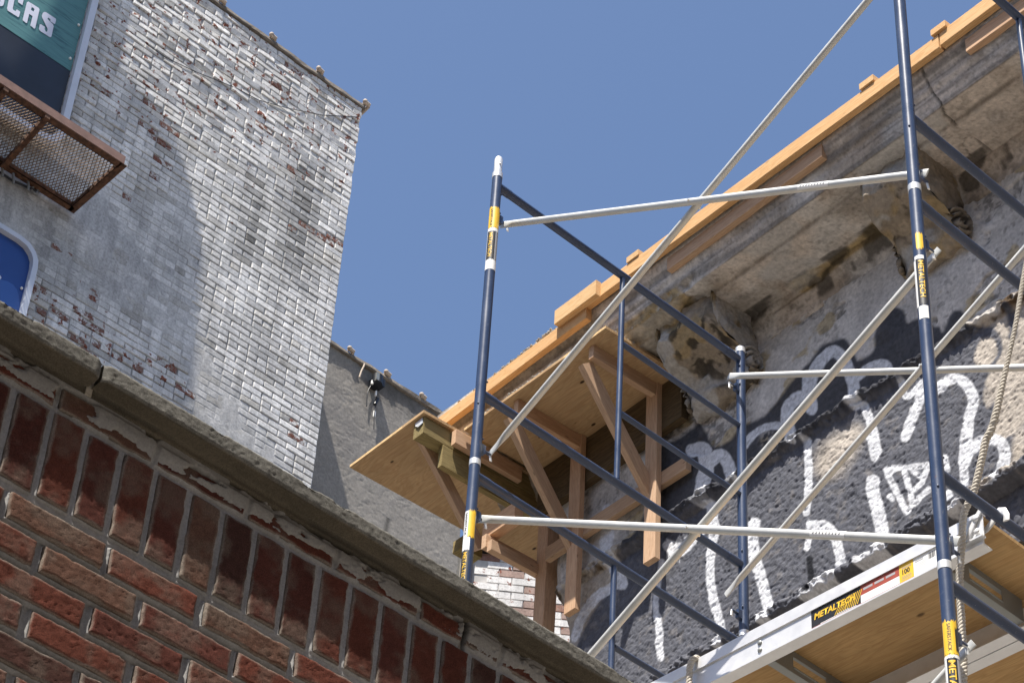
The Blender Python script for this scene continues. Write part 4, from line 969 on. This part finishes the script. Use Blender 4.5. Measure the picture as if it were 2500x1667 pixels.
def roofline(parent,x,y0,y1,z,yk,seed,over=.028):
    n=int((y1-y0)/.03);yy=np.linspace(y0,y1,n);prf=[(-.14,.0),(over,.0),(over+.004,.012),(over-.002,.05),(over-.03,.066),(-.05,.085),(-.14,.08)]
    YY=np.repeat(yy[:,None],len(prf),1);X=np.array([p[0] for p in prf])[None]+x+(fbm(YY*5,YY*0+np.arange(len(prf)),seed)-.5)*.03;Zq=np.array([p[1] for p in prf])[None]+z+(fbm(YY*3,YY*0+7,seed+3)-.5)*.025
    part('roof_coping',gridmesh('roof_coping',np.stack([X,YY,Zq],-1),None,smooth=False),M['coping'],parent)
    for k in yk:
        m=MB();zk=z+.078;m.path([(x+.035,k-.02,zk),(x+.035,k+.045,zk-.004)],[.027,.021],12);m.path([(x+.03,k+.04,zk-.02),(x-.10,k+.05,zk-.01)],[.017,.024],10);m.ball((x+.04,k-.015,zk+.005),.025,10,7)
        m.build('coping_cap',M['knob'],parent)
roofline(wb,XW,-2,YE+.02,ZR-.03,[2.955,3.558,4.134,4.715],541)
for z in np.arange(12.4,18.6,.0677*2):
    pass
def sag(pts,n=14):
    return smooth([tuple(p) for p in pts],6)
cp=[hit(p,0,XW+.016) for p in [zo(0,0,K1)(*q) for q in [(930,280),(1060,370),(1250,460),(1500,560),(1650,640),(1830,690),(2050,735),(2290,748)]]]
m=MB();m.path(cp,.0035,6);m.build('wall_cable',M['dark'],wb)
# ================================================================== SIGNS, CATWALK, CABLE
XS=-7.45
def flat(poly,x,th,name,mat,parent):
    m=MB();n=len(poly);m.add([(x,a,b) for a,b in poly]+[(x-th,a,b) for a,b in poly],[tuple(range(n)),tuple(range(2*n-1,n-1,-1))]+[(i,n+i,n+(i+1)%n,(i+1)%n) for i in range(n)])
    return m.build(name,mat,parent)
def ribbon(pts,w,x,closed=False):
    P=[np.array(p,float) for p in pts];n=len(P);L=[];Rr=[]
    for i in range(n):
        a=P[i-1] if (i>0 or closed) else P[i];b=P[(i+1)%n] if (i<n-1 or closed) else P[i];c=P[i]
        d1=c-a;d2=b-c
        if np.linalg.norm(d1)<1e-9:d1=d2
        if np.linalg.norm(d2)<1e-9:d2=d1
        d1/=np.linalg.norm(d1);d2/=np.linalg.norm(d2);nn=np.array([-d1[1]-d2[1],d1[0]+d2[0]]);nn/=np.linalg.norm(nn)+1e-9
        k=w/2/max(.5,abs(np.dot(nn,np.array([-d1[1],d1[0]]))));L.append(c+nn*k);Rr.append(c-nn*k)
    return L,Rr
def frame_rib(pts,w,x0,x1,name,mat,parent):
    L,Rr=ribbon(pts,w,0);n=len(L);m=MB()
    vs=[(x1,*p) for p in L]+[(x1,*p) for p in Rr]+[(x0,*p) for p in L]+[(x0,*p) for p in Rr];fs=[]
    for i in range(n-1): fs+=[(i,i+1,n+i+1,n+i),(2*n+i,i,i+1,2*n+i+1)[::1],(n+i,n+i+1,3*n+i+1,3*n+i)]
    fs+=[(0,n,3*n,2*n),(n-1,2*n-1,4*n-1,3*n-1)]
    m.add(vs,fs);me=m.mesh(name);bm=bmesh.new();bm.from_mesh(me);bmesh.ops.recalc_face_normals(bm,faces=bm.faces);bm.to_mesh(me);bm.free()
    return part(name,me,mat,parent)
ts=thing('hanging_sign','teal and black sign with pale letters CAS in a grey frame','sign',(XS,.5,15.7))
yr=1.615;zb_=15.86
flat([(-1.6,zb_),(yr,zb_),(yr,21.0),(-1.6,21.0)],XS-.02,.03,'panel',M['navy'],ts)
flat([(-1.6,16.735),(yr-.001,16.735),(yr-.001,20.99),(-1.6,20.99)],XS-.017,.002,'teal_field',None,ts).data.materials.append(M['tealb'] if 'tealb' in M else None)
frame_rib([(-1.6,zb_-.02),(yr-.12,zb_-.02),(yr-.03,zb_+.01),(yr+.035,zb_+.10),(yr+.04,zb_+.3),(yr+.04,21.0)],.060,XS-.03,XS+.035,'sign_frame',M['frame'],ts)
for z in (16.2,16.86,17.28,17.7): 
    m=MB();m.ball((XS-.012,yr-.035,z),.013,8,5);m.build('grommet',M['white'],ts)
# block letters; measured on the sign: pixel corners of each letter
ZS=zo(0,0,7.84)
def sp(x,y): h=hit(ZS(x,y),0,XS-.012);return h[1],h[2]
def glyph(poly):
    m=MB();pts=[sp(*p) for p in poly];m.add([(XS-.0125,*p) for p in pts],[tuple(range(len(pts)))])
    me=m.mesh('letter');bm=bmesh.new();bm.from_mesh(me);bmesh.ops.triangulate(bm,faces=bm.faces)
    bmesh.ops.recalc_face_normals(bm,faces=bm.faces)
    if sum(f.normal.x for f in bm.faces)<0: bmesh.ops.reverse_faces(bm,faces=bm.faces)
    bm.to_mesh(me);bm.free();return me
def letters(*polys):
    m=None;bm=bmesh.new()
    for p in polys: bm.from_mesh(glyph(p))
    me=bpy.data.meshes.new('letter');bm.to_mesh(me);bm.free();part('letter',me,M['lav'],ts)
letters([(180,-60),(135,165),(150,210),(350,335),(368,318),(388,230),(322,182),(300,220),(255,195),(245,165),(290,-60)],[(350,-60),(345,45),(430,105),(440,60),(470,-60)])
letters([(515,50),(545,35),(590,62),(612,145),(600,160),(595,195),(640,228),(660,185),(645,160),(615,145),(592,62),(745,160),(757,195),(675,545),(655,555),(580,490),(625,315),(560,270),(520,440),(505,450),(432,390)])
letters([(845,235),(880,238),(1070,365),(1073,392),(1055,465),(1035,462),(965,412),(968,380),(930,345),(912,352),(915,375),(1015,470),(1028,510),(985,705),(960,720),(770,600),(745,560),(760,475),(785,470),(860,520),(855,560),(880,615),(905,605),(912,560),(810,345),(800,310),(820,255)])
letters([(-60,100),(20,125),(55,115),(75,80),(100,-60),(20,-60),(0,40),(-60,20)])
bs=thing('blue_sign','blue sign panel with a rounded corner in a grey frame, low on the white wall','sign',(XS,1,14))
bc=[(-1.6,14.72),(1.52,14.72),(1.60,14.705),(1.66,14.66),(1.695,14.60),(1.705,14.53),(1.705,12.6)]
flat([(-1.6,12.6)]+[(a,b) for a,b in reversed(bc)][0:]+[],XS-.02,.02,'panel',M['blues'],bs)
frame_rib(bc,.046,XS-.03,XS+.03,'sign_frame',M['frame'],bs)
Zb=zo(0,540,6.533)
def bp(x,y): h=hit(Zb(x,y),0,XS-.017);return h[1],h[2]
flat([bp(*q) for q in [(-200,850),(0,930),(120,960),(210,1010),(270,1090),(300,1200),(330,1400),(330,1600),(-200,1600)]][::1],XS-.0165,.002,'printed_shape',M['blues2'],bs)
flat([bp(*q) for q in [(-40,855),(5,870),(22,905),(5,925),(-40,960)]],XS-.0145,.001,'printed_letter',M['lav'],bs)
m=MB();m.ball((XS-.01,1.655,14.30),.012,8,5);m.build('grommet',M['white'],bs)
# rusty catwalk
ZP=15.478;XO=-6.835
cw=thing('catwalk','rusty steel catwalk with a diamond mesh floor under the teal sign','catwalk',(-7.2,1.2,ZP))
m=MB();m.bx((XO-.004,-1.6,ZP-.045),(XO+.004,1.945,ZP+.035));m.build('outer_fascia',M['rustface'],cw)
def angle(a,b,name):   # steel angle
    m=MB();a=np.array(a);b=np.array(b);d=b-a;L=np.linalg.norm(d);d/=L;n=np.array([-d[1],d[0],0]);m.box(a-n*.03,d*L,n*.06,(0,0,.006));m.box(a+n*.024,d*L,n*.006,(0,0,.05));return m.build(name,M['rust'],cw)
angle((XO-.034,-1.6,ZP-.05),(XO-.034,1.93,ZP-.05),'outer_angle');angle((XW+.05,1.97,ZP-.05),(XW+.05,-1.6,ZP-.05),'inner_angle')
angle((XO,1.945,ZP-.05),(XW+.02,1.97,ZP-.05),'end_angle')
for yb in(1.19,.80,.1,-.6,-1.3):
    m=MB();m.box((XO,yb,ZP-.085),(XW+.05-XO,.075,0),(0,.045,0),(0,0,.05));m.build('cross_bar',M['rust'],cw)
m=MB();st=.052
ya,yb=-1.55,1.94;xa,xb=XW+.05,XO-.01
k=ya-1.
def seg(p,q):
    d=np.array(q)-np.array(p);n=np.array([-d[1],d[0],0]);n/=np.linalg.norm(n);m.box(np.array(p)-n*.003,d,n*.006,(0,0,.006))
for sg in(1,-1):
    k=ya-1.6
    while k<yb+1.6:
        sl=.45*sg
        y0_,y1_=k,k+(xb-xa)*sl*1.0
        t0,t1=0,1
        if y1_!=y0_:
            for lim in(ya,yb):
                pass
        def cl(t): return k+(xb-xa)*sl*t
        ta,tb=0.,1.
        lo,hi=sorted(((ya-k)/((xb-xa)*sl),(yb-k)/((xb-xa)*sl)));ta=max(ta,lo);tb=min(tb,hi)
        if tb-ta>.02: seg((xa+(xb-xa)*ta,cl(ta),ZP-.012+.002*sg),(xa+(xb-xa)*tb,cl(tb),ZP-.012+.002*sg))
        k+=st*.58
m.build('diamond_mesh',simple('mesh_steel',(.20,.14,.095),.8,.2,.5,20),cw)
B9=zo(0,100,1307/350)
cb=[hit(B9(*q),0,XW+.03) for q in [(-60,1165),(10,1205),(110,1270),(245,1330),(330,1370)]]
ch=thing('clip_rail','thin dark rail with metal clips on the white wall below the catwalk','cable rail',tuple(cb[2]))
m=MB();m.path(cb,.010,8);m.build('rail',M['dark'],ch)
for q in cb[1:4]:
    m=MB();m.path([q+np.array([.02,-.015,.05]),q+np.array([.022,0,0]),q+np.array([.02,.01,-.05])],.011,8);m.build('clip',M['steel'],ch)
q=cb[4];m=MB();m.path([q+np.array([0,.035*math.cos(a)-.01,.03*math.sin(a)]) for a in np.linspace(0,6.28,14)],.007,6);m.build('end_loop',M['steel'],ch)
# off-frame: unseen board, made up and shaped to cast the curved wall shadow
sv=np.array([SUNV[0],SUNV[1],SUNV[2]]);DX=1.15
def cast(px): 
    h=hit((px[0]*1.06293,px[1]*1.06293),0,XW);k=DX/sv[0];return (h[1]+sv[1]*k,h[2]+sv[2]*k)
sp_=[cast(p) for p in smooth([(182,200),(235,225),(300,250),(350,310),(395,370),(425,420),(450,490),(466,560),(470,620),(462,720),(452,830),(440,930),(425,1030)],4)]
bb=thing('shadow_board','unseen curved board added above the white building to cast the wall shadow','shadow_caster',(XW+DX,0,19))
lp=[cast(p) for p in [(-900,700),(-700,-100),(-100,330),(60,430),(140,330),(165,245)]]
flat(lp+sp_,XW+DX,.06,'board',M['steel'],bb)
for yy_ in(-6,-4,-2): 
    m=MB();m.bx((XW-.2,yy_,ZR-.5),(XW+DX-.06,yy_+.1,ZR-.4));m.build('shadow_board_arm',M['rust'],bb)
# ================================================================== GREY STUCCO BUILDING
XG=-9.0;ZG=17.29
gb=thing('grey_building','grey stucco building behind the white one, its side wall patched and cracked','building',(XG-2,6,0))
yy=np.arange(4.2,7.53,.012);zz=np.arange(14.3,ZG,.012);YY,ZZ=np.meshgrid(yy,zz,indexing='ij')
n1=fbm(YY*1.5,ZZ*1.5,601);n2=fbm(YY*7,ZZ*9,603,5);n3=fbm(YY*30,ZZ*34,605,4);rd=np.abs(fbm(YY*5,ZZ*8,607,4)-.5)
X=XG+(n2-.5)*.007+(n3-.5)*.0035-.003*np.exp(-(rd/.02)**2)
c=np.array([.27,.25,.225])*(.82+.3*n2[...,None])*(.85+.3*n3[...,None])
stain_shade=sst(ZG-.42,ZG-.02,ZZ+(fbm(YY*9,ZZ*.8,609)-.5)*.5)*sst(5.8,6.5,YY)*.75;c=c*(1-stain_shade[...,None])+np.array([.055,.05,.045])*stain_shade[...,None]  # stain under the roof edge plus the overhang's shadow, painted together
dr=np.exp(-((YY-6.63-.012*np.sin(ZZ*6))/.03)**2)*(ZZ<15.72);c=c*(1-.55*dr[...,None])
pt=sst(.56,.6,fbm(YY*1.6,ZZ*2.4,611))[...,None]*.35;c=c*(1-pt)+np.array([.20,.19,.185])*pt
part('stucco_wall',gridmesh('stucco_wall',np.stack([X,YY,ZZ],-1),np.clip(c,.01,1)),M['stone2'],gb)
m=MB();m.bx((XG-4,4.2,0),(XG-.05,7.52,ZG));m.build('building_body',M['plain_stone'],gb)
m=MB();m.bx((XG-.3,7.531,0),(XG-.02,7.60,16.02));m.build('corner_pier',simple('tan_render',(.42,.36,.27),.9,0,.12,6),gb)
roofline(gb,XG,4.2,7.54,ZG-.02,[5.924,6.397,6.864],641,.030)
ub=thing('utility_box','black wall mounted floodlight box under the grey roof edge, white plugs on dangling wires','floodlight',tuple(hit((918,932),0,XG+.1)))
G8=zo(780,830,7.84)
def gp(x,y,o=.06): return hit(G8(x,y),0,XG+o)
a=gp(1105,760,.10)
m=MB();m.path([a+np.array([0,0,.045]),a+np.array([0,0,-.055])],.055,18);m.bx((a[0]-.10,a[1]-.02,a[2]-.05),(a[0]+.02,a[1]+.085,a[2]+.04));m.build('housing',M['dark'],ub)
m=MB();m.bx((a[0]+.035,a[1]-.05,a[2]-.05),(a[0]+.052,a[1]-.012,a[2]+.04));m.build('glass',M['steel'],ub)
m=MB();q=gp(1010,810,.09);m.path([q+np.array([0,0,.02]),q-np.array([0,0,.02])],.013,10);m.build('plug',M['white'],ub)
m=MB();q=gp(1050,1415,.05);m.path([q+np.array([0,0,.035]),q-np.array([0,0,.035])],.013,10);m.build('plug',M['white'],ub)
m=MB();q=gp(1078,1020,.07);m.path([q+np.array([0,0,.028]),q-np.array([0,0,.028])],.011,10);m.build('plug',M['white'],ub)
m=MB();q=gp(1085,1175,.06);m.path([q+np.array([.0,.012,.045]),q-np.array([0,.012,.045])],.018,10);m.build('connector',M['dark'],ub)
m=MB();m.path(smooth([tuple(gp(*p)) for p in [(1110,900),(1090,1050),(1095,1150),(1075,1280),(1050,1420),(1040,1700)]]),.005,6);m.build('wire',M['dark'],ub)
m=MB();m.path(smooth([tuple(gp(*p,.03)) for p in [(1010,840),(950,930),(915,1040),(900,1260)]]),.006,6);m.build('wire',M['dark'],ub)
m=MB();m.path(smooth([tuple(gp(*p,.16)) for p in [(865,455),(840,520),(800,600),(765,710)]]),.009,8);props(m.build('loose_strap',M['knob']),'pale strap end dangling from the grey roof edge','strap')
# ================================================================== FAR WHITEWASHED BRICK BUILDING
an=R_(52);DU=np.array([math.cos(an),math.sin(an),0]);DN=np.array([math.sin(an),-math.cos(an),0])
fo=CAM+ray((1160,1348))*1.0;k=21/np.linalg.norm(ray((1160,1348)));F0=CAM+ray((1160,1348))*k
def fp(a,z,d=0): return F0+DU*a+DN*d+np.array([0,0,z-F0[2]])
zt=F0[2]
fb_=thing('far_building','distant building of worn whitewashed brick with a dark roof edge, seen below the shelves','building',tuple(fp(2,0)))
rnd=random.Random(31);Vs=[];Fs=[];Cs=[];i=0
for r in range(36):
    z=zt-.075*(r+1);a=(.11 if r%2 else 0)
    while a<4:
        L=.215;pz=.004+rnd.random()*.008;q=[fp(a+.006,z+.006,pz),fp(a+L-.006,z+.006,pz),fp(a+L-.006,z+.068,pz),fp(a+.006,z+.068,pz)];w_=[fp(a+.002,z+.002,-.004),fp(a+L-.002,z+.002,-.004),fp(a+L-.002,z+.073,-.004),fp(a+.002,z+.073,-.004)]
        Vs+=q+w_;Fs+=[(i,i+1,i+2,i+3)]+[(i+4+j,i+4+(j+1)%4,i+(j+1)%4,i+j) for j in range(4)];i+=8
        kk=rnd.random();h=fbm(np.array([a*.9]),np.array([z*1.1]),707)[0]
        col=(.70,.68,.66) if kk>.35+.5*(h-.5) else (.36,.25,.21) if kk>.12 else (.28,.15,.11)
        Cs+=[col]*8;a+=L
part('brickwork',qmesh('brickwork',np.array(Vs),np.array(Fs),np.array(Cs),np.full(len(Vs),.8)),M['wbrick'],fb_)
def fbox(a0,a1,z0,z1,d0,d1,name,mat): m=MB();m.box(fp(a0,z0,d0),DU*(a1-a0),DN*(d1-d0),(0,0,z1-z0));return m.build(name,mat,fb_)
fbox(-.01,4,0,zt,-3,-.003,'building_body',simple('far_mortar',(.40,.38,.36),.9,0,.2,8))
fbox(-.02,4.05,zt+.001,zt+.09,-.3,.06,'roof_edge',M['dark']);fbox(-.10,-.02,zt-4,zt+.05,-.1,.05,'downpipe',M['dark'])

# ================================================================== STREET BUILDINGS BEHIND THE CAMERA (they close off the low sky)
def street_block(lab,x0,x1,y0,y1,h,axis):
    t=thing('street_building',lab,'building',((x0+x1)/2,(y0+y1)/2,0),'buildings across the street')
    m=MB();m.bx((x0,y0,0),(x1,y1,h));m.build('wall',M['acrossw'],t)
    for k in range(5):
        for j in range(int(h/3.4)):
            z=1+3.4*j;m=MB()
            if axis=='y': a=x0+3+k*(x1-x0-6)/4;m.bx((a-.6,y1-.02,z),(a+.6,y1+.03,z+1.9))
            else: a=y0+3+k*(y1-y0-6)/4;m.bx((x0-.03,a-.6,z),(x0+.02,a+.6,z+1.9))
            m.build('window',M['dark'],t)
M['acrossw']=simple('street_brick',(.20,.13,.10),.9,0,.2,3)
street_block('brick building across the street behind the photographer',-22,16,-26,-17,15,'y')
street_block('brick building at the end of the yard to the right of the photographer',15,24,-16,12,16,'x')
# ================================================================== LIGHT, SKY, CAMERA
SUN=Vector(SUNV.tolist()).normalized()
el=math.asin(SUN.z);az=math.atan2(SUN.x,SUN.y)
w=bpy.data.worlds.new('World');bpy.context.scene.world=w;w.use_nodes=True
nt=w.node_tree;bg=nt.nodes['Background'];sk=nt.nodes.new('ShaderNodeTexSky');sk.sky_type='NISHITA';sk.sun_disc=False
sk.sun_elevation=el;sk.sun_rotation=az;sk.air_density=1.0;sk.dust_density=2.0;sk.ozone_density=4.4;sk.altitude=20
nt.links.new(sk.outputs[0],bg.inputs['Color']);bg.inputs['Strength'].default_value=.094
l=bpy.data.lights.new('sun','SUN');l.energy=4.8;l.angle=R_(.53);l.color=(1,.95,.87)
lo=bpy.data.objects.new('sun',l);C.objects.link(lo);lo.rotation_euler=(-SUN).to_track_quat('-Z','Y').to_euler();lo.location=(0,0,40)
cd=bpy.data.cameras.new('camera');cd.sensor_width=36;cd.lens=36*F/2500;cd.clip_end=500;cd.clip_start=.05
co=bpy.data.objects.new('camera',cd);C.objects.link(co)
co.matrix_world=Matrix(((RT[0],UP[0],-FW[0],CAM[0]),(RT[1],UP[1],-FW[1],CAM[1]),(RT[2],UP[2],-FW[2],CAM[2]),(0,0,0,1)))
sc=bpy.context.scene;sc.camera=co
sc.view_settings.view_transform='Standard';sc.view_settings.look='None';sc.view_settings.exposure=1.0;sc.view_settings.gamma=1
sc.render.engine='CYCLES';sc.cycles.max_bounces=8
